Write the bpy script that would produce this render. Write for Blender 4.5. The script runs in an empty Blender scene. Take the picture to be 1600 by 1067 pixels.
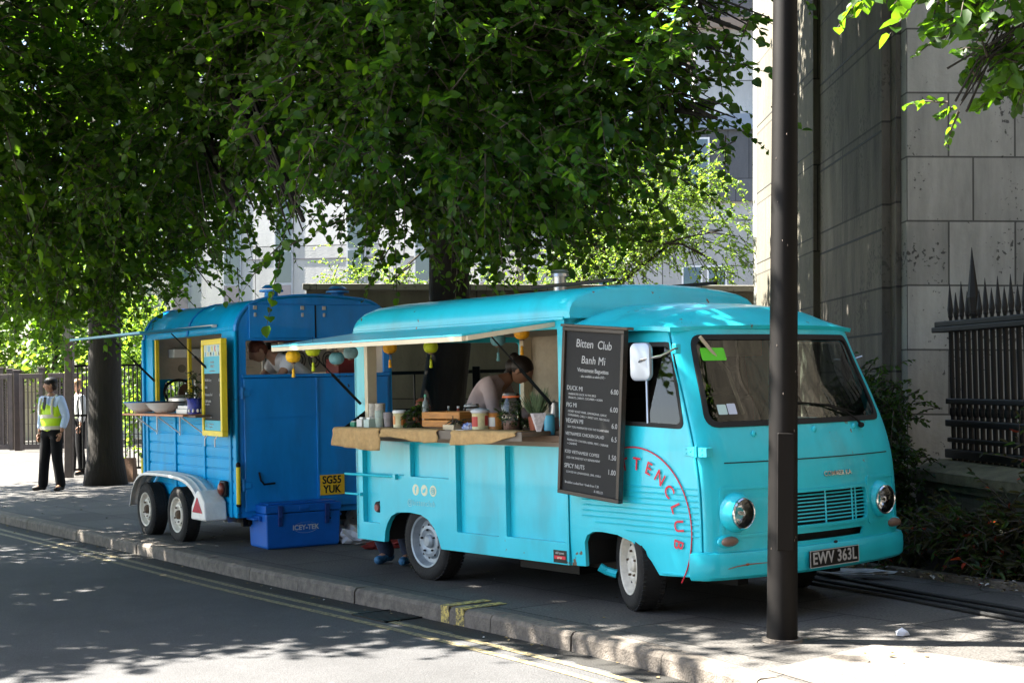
import bpy, bmesh, math, random
import numpy as np
from mathutils import Vector, Matrix, Euler
from mathutils.geometry import tessellate_polygon
random.seed(7); RNG = np.random.default_rng(7)
R = math.radians
scene = bpy.context.scene
# ------------------------------------------------------------ camera, sky, sun, exposure
F = 2350.0; H = 1.61; ROLL = R(1.2); PITCH = math.atan(57.5/F)
cam = bpy.data.cameras.new("camera"); camo = bpy.data.objects.new("camera", cam)
scene.collection.objects.link(camo); scene.camera = camo
cam.sensor_width = 36; cam.lens = 36*F/1600; cam.clip_end = 600; cam.clip_start = 0.1
_fw = Vector((0, math.cos(PITCH), math.sin(PITCH))); _up0 = Vector((0, -math.sin(PITCH), math.cos(PITCH))); _rt0 = Vector((1, 0, 0))
_rt = _rt0*math.cos(ROLL) - _up0*math.sin(ROLL); _up = _up0*math.cos(ROLL) + _rt0*math.sin(ROLL)
CAM = Vector((0, 0, H))
m = Matrix((_rt, _up, -_fw)).transposed().to_4x4(); m.translation = CAM; camo.matrix_world = m
SUN_EL, SUN_AZ = 52.0, 168.0        # azimuth of the sun as seen from above, degrees from +X counter-clockwise
sv = Vector((math.cos(R(SUN_AZ))*math.cos(R(SUN_EL)), math.sin(R(SUN_AZ))*math.cos(R(SUN_EL)), math.sin(R(SUN_EL))))
world = bpy.data.worlds.new("World"); scene.world = world; world.use_nodes = True
wn = world.node_tree; sky = wn.nodes.new("ShaderNodeTexSky"); sky.sky_type = 'NISHITA'; sky.sun_disc = False
sky.sun_elevation = R(SUN_EL); sky.sun_rotation = math.atan2(sv.x, sv.y); sky.air_density = 1.0; sky.dust_density = 1.5
bg = wn.nodes["Background"]; wn.links.new(sky.outputs[0], bg.inputs[0]); bg.inputs[1].default_value = 0.05
sl = bpy.data.lights.new("sun", 'SUN'); sl.energy = 5.0; sl.angle = R(0.53); sl.color = (1.0, 0.94, 0.84)
slo = bpy.data.objects.new("sun", sl); scene.collection.objects.link(slo)
slo.rotation_euler = sv.to_track_quat('Z', 'Y').to_euler()
scene.view_settings.view_transform = 'Standard'; scene.view_settings.look = 'None'
scene.view_settings.exposure = 3.35; scene.view_settings.gamma = 1.0
scene.render.engine = 'CYCLES'
scene.cycles.max_bounces = 8; scene.cycles.transparent_max_bounces = 12

def ray(x, y): return _fw + _rt*((x-800)/F) - _up*((y-533.5)/F)
def hitp(x, y, p0, n):
    d = ray(x, y); n = Vector(n); return CAM + d*((Vector(p0)-CAM).dot(n)/d.dot(n))
def gnd(x, y, z=0.0): return hitp(x, y, (0, 0, z), (0, 0, 1))
def atY(x, y, Y): return hitp(x, y, (0, Y, 0), (0, 1, 0))

# ------------------------------------------------------------ object helpers
C = scene.collection
def tag(o, label=None, cat=None, group=None, kind=None):
    if label: o['label'] = label
    if cat: o['category'] = cat
    if group: o['group'] = group
    if kind: o['kind'] = kind
    return o
def thing(name, label, cat, loc=(0, 0, 0), rot=(0, 0, 0), group=None):
    o = bpy.data.objects.new(name, None); C.objects.link(o); o.location = loc
    o.rotation_euler = rot if hasattr(rot, '__len__') else (0, 0, rot); o.empty_display_size = .1
    return tag(o, label, cat, group)
def copy_tree(o, parent=None):
    c = o.copy(); C.objects.link(c); c.parent = parent
    for ch in list(o.children): copy_tree(ch, c)
    return c

class MB:
    def __init__(s): s.v = []; s.f = []; s.mi = []; s.m = 0
    def add(s, vs, fs):
        b = len(s.v); s.v += [tuple(p) for p in vs]
        for f in fs: s.f.append([b+i for i in f]); s.mi.append(s.m)
        return s
    def box(s, x0, x1, y0, y1, z0, z1, M=None):
        vs = [(x, y, z) for x in (x0, x1) for y in (y0, y1) for z in (z0, z1)]
        if M is not None: vs = [M @ Vector(p) for p in vs]
        return s.add(vs, [(0, 1, 3, 2), (4, 6, 7, 5), (0, 4, 5, 1), (2, 3, 7, 6), (0, 2, 6, 4), (1, 5, 7, 3)])
    def frustum(s, p0, p1, r0, r1, n=16, cap=True):
        p0 = Vector(p0); p1 = Vector(p1); d = (p1-p0); q = d.to_track_quat('Z', 'Y').to_matrix()
        vs = []
        for p, r in ((p0, r0), (p1, r1)):
            for i in range(n):
                a = 2*math.pi*i/n; vs.append(p + q @ Vector((r*math.cos(a), r*math.sin(a), 0)))
        fs = [(i, (i+1) % n, n+(i+1) % n, n+i) for i in range(n)]
        if cap: fs += [tuple(range(n))[::-1], tuple(range(n, 2*n))]
        return s.add(vs, fs)
    def tube(s, pts, r, n=8, cap=True):
        pts = [Vector(p) for p in pts]; rs = r if hasattr(r, '__len__') else [r]*len(pts)
        vs = []; t0 = (pts[1]-pts[0]).normalized(); up = Vector((0, 0, 1)) if abs(t0.z) < .9 else Vector((1, 0, 0))
        a = t0.cross(up).normalized()
        for k, p in enumerate(pts):
            t = (pts[min(k+1, len(pts)-1)] - pts[max(k-1, 0)]).normalized()
            a = (a - t*a.dot(t)).normalized(); b = t.cross(a)
            for i in range(n):
                an = 2*math.pi*i/n; vs.append(p + (a*math.cos(an) + b*math.sin(an))*rs[k])
        fs = [(k*n+i, k*n+(i+1) % n, (k+1)*n+(i+1) % n, (k+1)*n+i) for k in range(len(pts)-1) for i in range(n)]
        if cap: fs += [tuple(range(n))[::-1], tuple(range((len(pts)-1)*n, len(pts)*n))]
        return s.add(vs, fs)
    def lathe(s, prof, M=None, n=32, close=False):
        vs = []
        for r, z in prof:
            for i in range(n):
                a = 2*math.pi*i/n; p = Vector((r*math.cos(a), r*math.sin(a), z)); vs.append(M @ p if M is not None else p)
        L = len(prof); fs = []
        for k in range(L if close else L-1):
            k2 = (k+1) % L
            for i in range(n): fs.append((k*n+i, k*n+(i+1) % n, k2*n+(i+1) % n, k2*n+i))
        return s.add(vs, fs)
    def ell(s, c, r, M=None, n=12, m=8):
        vs = []; c = Vector(c)
        for j in range(1, m):
            ph = math.pi*j/m
            for i in range(n):
                a = 2*math.pi*i/n
                vs.append(Vector((r[0]*math.sin(ph)*math.cos(a), r[1]*math.sin(ph)*math.sin(a), r[2]*math.cos(ph))))
        vs += [Vector((0, 0, r[2])), Vector((0, 0, -r[2]))]
        if M is not None: vs = [M @ v for v in vs]
        vs = [v+c for v in vs]
        fs = [(j*n+i, (j+1)*n+i, (j+1)*n+(i+1) % n, j*n+(i+1) % n) for j in range(m-2) for i in range(n)]
        T = (m-1)*n; fs += [(T, i, (i+1) % n) for i in range(n)] + [(T+1, (m-2)*n+(i+1) % n, (m-2)*n+i) for i in range(n)]
        return s.add(vs, fs)
    def build(s, name, mats, parent=None, bevel=0, smooth=False, solid=0, sub=0, segs=2, M=None):
        me = bpy.data.meshes.new(name); me.from_pydata(s.v, [], s.f)
        ms = mats if isinstance(mats, (list, tuple)) else [mats]
        for mm in ms: me.materials.append(mm)
        me.polygons.foreach_set('material_index', s.mi)
        if M is not None: me.transform(M)
        bm = bmesh.new(); bm.from_mesh(me); bmesh.ops.recalc_face_normals(bm, faces=bm.faces); bm.to_mesh(me); bm.free()
        return link(name, me, parent, bevel, smooth, solid, sub, segs)
def link(name, me, parent=None, bevel=0, smooth=False, solid=0, sub=0, segs=2):
    o = bpy.data.objects.new(name, me); C.objects.link(o); o.parent = parent
    if smooth:
        me.polygons.foreach_set('use_smooth', [True]*len(me.polygons))
        if smooth != 'all': me.set_sharp_from_angle(angle=R(38))
    if solid:
        md = o.modifiers.new('s', 'SOLIDIFY'); md.thickness = abs(solid); md.offset = -1 if solid > 0 else 1
    if bevel:
        md = o.modifiers.new('b', 'BEVEL'); md.width = bevel; md.segments = segs; md.limit_method = 'ANGLE'; md.angle_limit = R(40); md.harden_normals = True
    if sub:
        md = o.modifiers.new('u', 'SUBSURF'); md.levels = sub; md.render_levels = sub
    return o
def rrect(x0, x1, y0, y1, r, n=5):
    """rounded rectangle outline; r may be 4 radii (bl, br, tr, tl)"""
    rs = r if hasattr(r, '__len__') else [r]*4; out = []
    for (cx, cy, a0), rr in zip(((x0, y0, 180), (x1, y0, 270), (x1, y1, 0), (x0, y1, 90)), rs):
        ox = cx + (rr if cx == x0 else -rr); oy = cy + (rr if cy == y0 else -rr)
        for k in range(n+1):
            a = R(a0 + 90*k/n); out.append((ox+rr*math.cos(a), oy+rr*math.sin(a)))
    return out
def roundpoly(pts, r, n=4):
    out = []; N = len(pts); rs = r if hasattr(r, '__len__') else [r]*N
    for i in range(N):
        p = Vector(pts[i]); a = Vector(pts[i-1]); b = Vector(pts[(i+1) % N]); rr = rs[i]
        if rr == 0: out.append(tuple(p)); continue
        da = (a-p); db = (b-p); ra = min(rr, da.length*.45); rb = min(rr, db.length*.45)
        s0 = p+da.normalized()*ra; s1 = p+db.normalized()*rb
        for k in range(n+1):
            t = k/n; out.append(tuple(s0*(1-t)**2 + p*2*t*(1-t) + s1*t*t))
    return out
def sheet(name, outer, holes, fn, mat, parent=None, th=.02, cu=(), cv=(), bevel=0, smooth=False, away=None):
    """flat outline with holes cut out, diced at cu / cv, bent by fn(u, v) and given thickness th, away from the point `away`"""
    loops = [[Vector((p[0], p[1], 0)) for p in l] for l in [outer]+list(holes)]
    flat = [p for l in loops for p in l]; tris = tessellate_polygon(loops)
    bm = bmesh.new(); vs = [bm.verts.new(p) for p in flat]
    for t in tris:
        try: bm.faces.new([vs[i] for i in t])
        except ValueError: pass
    bmesh.ops.remove_doubles(bm, verts=bm.verts, dist=1e-6)
    bmesh.ops.dissolve_limit(bm, angle_limit=.001, verts=bm.verts, edges=bm.edges)
    bmesh.ops.triangulate(bm, faces=bm.faces)
    for ax, cs in ((0, cu), (1, cv)):
        for c in cs:
            co = [0, 0, 0]; no = [0, 0, 0]; co[ax] = c; no[ax] = 1
            bmesh.ops.bisect_plane(bm, geom=bm.verts[:]+bm.edges[:]+bm.faces[:], plane_co=co, plane_no=no, dist=1e-5)
    for v in bm.verts: v.co = Vector(fn(v.co.x, v.co.y))
    bmesh.ops.recalc_face_normals(bm, faces=bm.faces)
    if th:
        bm.normal_update()
        if away is not None:
            s = sum((f.calc_center_median()-Vector(away)).dot(f.normal)*f.calc_area() for f in bm.faces)
            if s < 0: bmesh.ops.reverse_faces(bm, faces=bm.faces[:])
        # thickness goes inwards, shell normals outwards
        bm.normal_update(); src = bm.faces[:]; vn = {}
        for v in bm.verts:
            nn = Vector((0, 0, 0))
            for f in v.link_faces: nn += f.normal*f.calc_area()
            vn[v] = nn.normalized() if nn.length > 1e-12 else Vector((0, 0, 0))
        bed_ = [e for e in bm.edges if len(e.link_faces) == 1]; el = [(e, e.link_loops[0].vert, e.link_loops[0].link_loop_next.vert) for e in bed_]
        cp = {v: bm.verts.new(v.co-vn[v]*th) for v in list(bm.verts)}
        for f in src: bm.faces.new([cp[v] for v in reversed(f.verts)])
        for e, a_, b_ in el: bm.faces.new([b_, a_, cp[a_], cp[b_]])
    me = bpy.data.meshes.new(name); bm.to_mesh(me); bm.free(); me.materials.append(mat)
    return link(name, me, parent, bevel, smooth)
def frame(loc, X, Y):
    X = Vector(X).normalized(); Y = Vector(Y).normalized(); N = X.cross(Y)
    M = Matrix((X, Y, N)).transposed().to_4x4(); M.translation = Vector(loc); return M
def text(name, s, size, mat, parent, M, ext=.0008, align='CENTER', sx=1, shear=0, bend=None, space=1.0, bold=0, ay='CENTER'):
    cu = bpy.data.curves.new(name, 'FONT'); cu.body = s; cu.size = size; cu.align_x = align; cu.align_y = ay
    cu.extrude = ext; cu.shear = shear; cu.space_character = space; cu.offset = bold; cu.resolution_u = 3
    o = bpy.data.objects.new(name, cu); C.objects.link(o)
    dg = bpy.context.evaluated_depsgraph_get(); me = bpy.data.meshes.new_from_object(o.evaluated_get(dg))
    bpy.data.objects.remove(o); me.transform(Matrix.Scale(sx, 4, (1, 0, 0)))
    if bend:
        for v in me.vertices: v.co = Vector(bend(v.co))
    me.transform(M) if M is not None else None
    me.materials.clear(); me.materials.append(mat); me.name = name
    o = bpy.data.objects.new(name, me); C.objects.link(o); o.parent = parent; return o
def join(name, objs, parent=None):
    """merge meshes sharing one parent into one mesh object"""
    mb = MB(); mats = []
    for o in objs:
        me = o.data; base = len(mb.v); mb.v += [tuple(v.co) for v in me.vertices]
        for p in me.polygons:
            mt = me.materials[p.material_index] if me.materials else None
            if mt not in mats: mats.append(mt)
            mb.f.append([base+i for i in p.vertices]); mb.mi.append(mats.index(mt))
        bpy.data.objects.remove(o)
    return mb.build(name, mats, parent)

# ------------------------------------------------------------ materials
def mat(name, col, rough=.6, metal=0, var=0, vscale=6, bump=0, bscale=40, coat=0, trans=0, alpha=1, emit=None, spec=.5, col2=None, dirt=0, ior=1.45, coords='Object', streak=1, chips=None):
    mm = bpy.data.materials.new(name); mm.use_nodes = True; nt = mm.node_tree; b = nt.nodes['Principled BSDF']
    b.inputs['Base Color'].default_value = (*col, 1); b.inputs['Roughness'].default_value = rough; b.inputs['Metallic'].default_value = metal
    b.inputs['Specular IOR Level'].default_value = spec
    b.inputs['Coat Weight'].default_value = coat; b.inputs['Coat Roughness'].default_value = .06
    b.inputs['Transmission Weight'].default_value = trans; b.inputs['Alpha'].default_value = alpha; b.inputs['IOR'].default_value = ior
    tc = nt.nodes.new('ShaderNodeTexCoord'); mp = nt.nodes.new('ShaderNodeMapping'); nt.links.new(tc.outputs[coords], mp.inputs[0])
    mp.inputs['Scale'].default_value = (1, 1, 1/streak)
    if var or col2:
        nz = nt.nodes.new('ShaderNodeTexNoise'); nz.inputs['Scale'].default_value = vscale; nz.inputs['Detail'].default_value = 6; nz.inputs['Roughness'].default_value = .65
        nt.links.new(mp.outputs[0], nz.inputs['Vector'])
        rp = nt.nodes.new('ShaderNodeValToRGB'); rp.color_ramp.elements[0].position = .35; rp.color_ramp.elements[1].position = .68
        c2 = col2 or tuple(c*(1-var) for c in col); c1 = col if col2 else tuple(min(1, c*(1+var*.5)) for c in col)
        rp.color_ramp.elements[0].color = (*c2, 1); rp.color_ramp.elements[1].color = (*c1, 1)
        nt.links.new(nz.outputs['Fac'], rp.inputs[0]); out = rp.outputs[0]
        if dirt:
            n2 = nt.nodes.new('ShaderNodeTexNoise'); n2.inputs['Scale'].default_value = 2.2; n2.inputs['Detail'].default_value = 10
            nt.links.new(mp.outputs[0], n2.inputs['Vector']); r2 = nt.nodes.new('ShaderNodeMapRange'); r2.inputs[1].default_value = .55; r2.inputs[2].default_value = .75; r2.inputs[4].default_value = dirt
            nt.links.new(n2.outputs['Fac'], r2.inputs[0]); mx = nt.nodes.new('ShaderNodeMix'); mx.data_type = 'RGBA'
            nt.links.new(r2.outputs[0], mx.inputs[0]); nt.links.new(out, mx.inputs[6]); mx.inputs[7].default_value = (.06, .05, .04, 1); out = mx.outputs[2]
        if chips:
            n5 = nt.nodes.new('ShaderNodeTexNoise'); n5.inputs['Scale'].default_value = 19; n5.inputs['Detail'].default_value = 7; nt.links.new(tc.outputs[coords], n5.inputs[0])
            n6 = nt.nodes.new('ShaderNodeTexNoise'); n6.inputs['Scale'].default_value = 1.7; nt.links.new(tc.outputs[coords], n6.inputs[0])
            m6 = nt.nodes.new('ShaderNodeMath'); m6.operation = 'MULTIPLY'; nt.links.new(n5.outputs['Fac'], m6.inputs[0]); nt.links.new(n6.outputs['Fac'], m6.inputs[1])
            r6 = nt.nodes.new('ShaderNodeMapRange'); r6.inputs[1].default_value = .415; r6.inputs[2].default_value = .43; nt.links.new(m6.outputs[0], r6.inputs[0])
            x6 = nt.nodes.new('ShaderNodeMix'); x6.data_type = 'RGBA'; nt.links.new(r6.outputs[0], x6.inputs[0]); nt.links.new(out, x6.inputs[6]); x6.inputs[7].default_value = (*chips, 1); out = x6.outputs[2]
        nt.links.new(out, b.inputs['Base Color'])
        mr = nt.nodes.new('ShaderNodeMapRange'); mr.inputs[3].default_value = max(0, rough-.08); mr.inputs[4].default_value = min(1, rough+.12)
        nt.links.new(nz.outputs['Fac'], mr.inputs[0]); nt.links.new(mr.outputs[0], b.inputs['Roughness'])
    if bump:
        nb = nt.nodes.new('ShaderNodeTexNoise'); nb.inputs['Scale'].default_value = bscale; nb.inputs['Detail'].default_value = 5
        nt.links.new(mp.outputs[0], nb.inputs['Vector']); bp = nt.nodes.new('ShaderNodeBump'); bp.inputs['Strength'].default_value = bump; bp.inputs['Distance'].default_value = .02
        nt.links.new(nb.outputs['Fac'], bp.inputs['Height']); nt.links.new(bp.outputs[0], b.inputs['Normal'])
    if emit: b.inputs['Emission Color'].default_value = (*emit[:3], 1); b.inputs['Emission Strength'].default_value = emit[3]
    return mm
def nt_of(mm): return mm.node_tree, mm.node_tree.nodes['Principled BSDF']

TURQ = mat('turquoise paint', (.018, .56, .68), .34, var=.10, vscale=3, coat=.22, bump=.04, bscale=4, dirt=.3, streak=2.5, chips=(.16, .10, .06))
TURQ_D = mat('turquoise panel paint', (.018, .55, .67), .36, var=.12, vscale=4, coat=.2, bump=.06, bscale=3.5, dirt=.3, streak=2.5, chips=(.16, .10, .06))
BLUE = mat('royal blue paint', (.001, .37, .72), .5, var=.15, vscale=4, spec=.12, coat=.05, bump=.05, bscale=6, dirt=.35, streak=3, chips=(.05, .05, .06))
BLUE_R = mat('shade toned blue paint', (.001, .25, .70), .45, var=.18, vscale=3, coat=.15, bump=.07, bscale=3, dirt=.35, streak=3, chips=(.03, .04, .06))  # same blue as the side, with the rear's shade put into the colour
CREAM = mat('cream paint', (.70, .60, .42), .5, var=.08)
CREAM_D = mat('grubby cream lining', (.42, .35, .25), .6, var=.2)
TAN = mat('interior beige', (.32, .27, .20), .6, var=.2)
BLACKM = mat('black metal', (.0035, .0035, .0035), .5, var=.3, spec=.3)
BLACKR = mat('black rubber', (.012, .012, .012), .75, var=.3, vscale=30)
TYRE = mat('tyre rubber', (.018, .017, .016), .85, var=.4, vscale=18, bump=.3, bscale=60)
RIMG = mat('grey steel rim', (.30, .34, .37), .45, metal=.3, var=.2, vscale=15, dirt=.5)
RIMW = mat('white steel rim', (.62, .58, .50), .5, var=.2, vscale=15, dirt=.35)
RUST = mat('rusty hub', (.10, .065, .04), .8, var=.4, vscale=30)
CHROME = mat('chrome', (.75, .75, .75), .12, metal=1)
STEEL = mat('brushed steel', (.5, .5, .5), .3, metal=.9, var=.15)
WHITE = mat('white enamel', (.78, .77, .74), .35, var=.06)
WPLAST = mat('white plastic guard', (.80, .77, .72), .45, var=.14, vscale=8)
YELLOW = mat('yellow paint', (.80, .62, .02), .45, var=.12)
PLATEY = mat('yellow plate', (.85, .50, .02), .35)
PLATEB = mat('black plate', (.008, .008, .008), .3)
SILVERT = mat('silver lettering', (.55, .55, .55), .4, metal=.3)
REDT = mat('red signwriting', (.60, .02, .04), .5)
CREAMT = mat('cream signwriting', (.72, .72, .50), .5)
PALET = mat('pale signwriting', (.30, .66, .68), .5)
WOOD = mat('orange crate wood', (.50, .21, .045), .6, var=.35, vscale=5, streak=.1)
WOODD = mat('dark counter wood', (.14, .085, .05), .6, var=.4, vscale=7)
SHELFW = mat('red shelf wood', (.55, .19, .06), .45, var=.3, vscale=6)
BURLAP = mat('hessian cloth', (.52, .33, .14), .95, var=.18, vscale=25, bump=.5, bscale=160)
CHALKB = mat('chalkboard', (.011, .011, .011), .7, var=.5, vscale=4)
CHALK = mat('chalk', (.42, .42, .41), .9)
GLASSD = None
def glass(name, tint=(1, 1, 1), refl=1.0, dark=0.0):
    mm = bpy.data.materials.new(name); mm.use_nodes = True; nt = mm.node_tree; nt.nodes.clear()
    o = nt.nodes.new('ShaderNodeOutputMaterial'); g = nt.nodes.new('ShaderNodeBsdfGlossy'); g.inputs['Roughness'].default_value = .02
    t = nt.nodes.new('ShaderNodeBsdfTransparent'); t.inputs[0].default_value = (*[c*(1-dark) for c in tint], 1)
    fr = nt.nodes.new('ShaderNodeFresnel'); fr.inputs[0].default_value = 1.55
    ml = nt.nodes.new('ShaderNodeMath'); ml.operation = 'MULTIPLY'; ml.inputs[1].default_value = refl; ml.use_clamp = True
    nt.links.new(fr.outputs[0], ml.inputs[0]); mx = nt.nodes.new('ShaderNodeMixShader')
    nt.links.new(ml.outputs[0], mx.inputs[0]); nt.links.new(t.outputs[0], mx.inputs[1]); nt.links.new(g.outputs[0], mx.inputs[2]); nt.links.new(mx.outputs[0], o.inputs[0])
    return mm
GLASS = glass('vehicle glass', (.75, .85, .82), 1.2, .45)
JARG = glass('jar glass', (.9, .95, .93), 1.2)
DKGLASS = mat('window glass', (.03, .05, .06), .06, spec=.9)
def leafmat(name, col, tcol, rough=.45):
    mm = bpy.data.materials.new(name); mm.use_nodes = True; nt = mm.node_tree; nt.nodes.clear()
    o = nt.nodes.new('ShaderNodeOutputMaterial'); b = nt.nodes.new('ShaderNodeBsdfPrincipled'); b.inputs['Roughness'].default_value = rough; b.inputs['Specular IOR Level'].default_value = .35
    t = nt.nodes.new('ShaderNodeBsdfTranslucent'); mx = nt.nodes.new('ShaderNodeMixShader'); mx.inputs[0].default_value = .5
    gi = nt.nodes.new('ShaderNodeNewGeometry')
    for node, c, k in ((b, col, 0), (t, tcol, 1)):
        rp = nt.nodes.new('ShaderNodeValToRGB'); e = rp.color_ramp.elements
        e[0].color = (c[0]*.55, c[1]*.6, c[2]*.6, 1); e[1].color = (c[0]*1.6, c[1]*1.35, c[2]*1.0, 1)
        nt.links.new(gi.outputs['Random Per Island'], rp.inputs[0]); nt.links.new(rp.outputs[0], node.inputs[0])
    nt.links.new(b.outputs[0], mx.inputs[1]); nt.links.new(t.outputs[0], mx.inputs[2]); nt.links.new(mx.outputs[0], o.inputs[0]); return mm
LEAF = leafmat('lime leaf', (.026, .070, .010), (.12, .29, .012))
LEAF2 = leafmat('birch leaf', (.06, .13, .018), (.20, .36, .03))
LEAF3 = leafmat('dark shrub leaf', (.025, .062, .014), (.06, .13, .015))
LEAF4 = leafmat('photinia leaf', (.032, .038, .016), (.07, .07, .02))
LEAFR = leafmat('red young leaf', (.22, .03, .015), (.4, .06, .02))
BARK = mat('lime bark', (.016, .013, .010), .9, var=.45, vscale=9, bump=.8, bscale=22, streak=4)
TWIG = mat('twig bark', (.05, .04, .03), .9)

# stone, road, paving
def stone(name, col, course=.62, blk=1.1, joint=.012, pits=.5, axis='XZ', stain=0):
    mm = bpy.data.materials.new(name); mm.use_nodes = True; nt, b = nt_of(mm); L = nt.links
    tc = nt.nodes.new('ShaderNodeTexCoord'); sp = nt.nodes.new('ShaderNodeSeparateXYZ'); L.new(tc.outputs['Object'], sp.inputs[0])
    cb = nt.nodes.new('ShaderNodeCombineXYZ'); ad = nt.nodes.new('ShaderNodeMath'); ad.operation = 'ADD'; L.new(sp.outputs['X'], ad.inputs[0]); L.new(sp.outputs['Y'], ad.inputs[1])
    L.new(ad.outputs[0], cb.inputs[0]); L.new(sp.outputs['Z'], cb.inputs[1])
    br = nt.nodes.new('ShaderNodeTexBrick'); br.inputs['Scale'].default_value = 1; br.inputs['Brick Width'].default_value = blk; br.inputs['Row Height'].default_value = course
    br.inputs['Mortar Size'].default_value = joint/2; br.inputs['Mortar Smooth'].default_value = .1; br.squash = 1; br.offset = .37
    br.inputs['Color1'].default_value = (*col, 1); br.inputs['Color2'].default_value = (*[c*.70 for c in col], 1); br.inputs['Mortar'].default_value = (*[c*.22 for c in col], 1)
    L.new(cb.outputs[0], br.inputs[0])
    nz = nt.nodes.new('ShaderNodeTexNoise'); nz.inputs['Scale'].default_value = 1.6; nz.inputs['Detail'].default_value = 8; nz.inputs['Roughness'].default_value = .7
    mp = nt.nodes.new('ShaderNodeMapping'); mp.inputs['Scale'].default_value = (1.6, 1.6, .35); L.new(tc.outputs['Object'], mp.inputs[0]); L.new(mp.outputs[0], nz.inputs[0])
    mr = nt.nodes.new('ShaderNodeMapRange'); mr.inputs[1].default_value = .36; mr.inputs[2].default_value = .66; mr.inputs[3].default_value = 1-stain; mr.inputs[4].default_value = 1.1
    L.new(nz.outputs['Fac'], mr.inputs[0])
    mx = nt.nodes.new('ShaderNodeMix'); mx.data_type = 'RGBA'; mx.blend_type = 'MULTIPLY'; mx.inputs[0].default_value = 1; L.new(br.outputs['Color'], mx.inputs[6]); L.new(mr.outputs[0], mx.inputs[7])
    n3 = nt.nodes.new('ShaderNodeTexNoise'); n3.inputs['Scale'].default_value = 22; n3.inputs['Detail'].default_value = 3; L.new(tc.outputs['Object'], n3.inputs[0])
    n4 = nt.nodes.new('ShaderNodeTexNoise'); n4.inputs['Scale'].default_value = 1.3; L.new(tc.outputs['Object'], n4.inputs[0])
    ml = nt.nodes.new('ShaderNodeMath'); ml.operation = 'MULTIPLY'; L.new(n3.outputs['Fac'], ml.inputs[0]); L.new(n4.outputs['Fac'], ml.inputs[1])
    pr = nt.nodes.new('ShaderNodeMapRange'); pr.inputs[1].default_value = .335; pr.inputs[2].default_value = .37; pr.inputs[3].default_value = 1; pr.inputs[4].default_value = 1-pits; L.new(ml.outputs[0], pr.inputs[0])
    m2 = nt.nodes.new('ShaderNodeMix'); m2.data_type = 'RGBA'; m2.blend_type = 'MULTIPLY'; m2.inputs[0].default_value = 1; L.new(mx.outputs[2], m2.inputs[6]); L.new(pr.outputs[0], m2.inputs[7])
    L.new(m2.outputs[2], b.inputs['Base Color']); b.inputs['Roughness'].default_value = .9
    bp = nt.nodes.new('ShaderNodeBump'); bp.inputs['Strength'].default_value = .5; bp.inputs['Distance'].default_value = .01
    a2 = nt.nodes.new('ShaderNodeMath'); a2.operation = 'MULTIPLY'; L.new(pr.outputs[0], a2.inputs[0]); L.new(n3.outputs['Fac'], a2.inputs[1]); L.new(a2.outputs[0], bp.inputs['Height']); L.new(bp.outputs[0], b.inputs['Normal'])
    return mm
STONE = stone('portland stone', (.31, .31, .28), .60, .62, .018, .75, stain=.35)
STONED = stone('shaded return stone', (.16, .14, .11), .80, 3.2, .022, .4, stain=.6)  # canopy shadow on the return face is put into this darker stone colour
WALLG = stone('grey render wall', (.12, .11, .085), 1.3, 2.6, .02, .3, stain=.3)
FACADE = stone('pale cladding', (.40, .40, .39), 1.9, 3.4, .03, .15, stain=.1)
GREYCL = stone('grey cladding', (.10, .105, .115), 3.4, .55, .02, .1, stain=.15)

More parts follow.
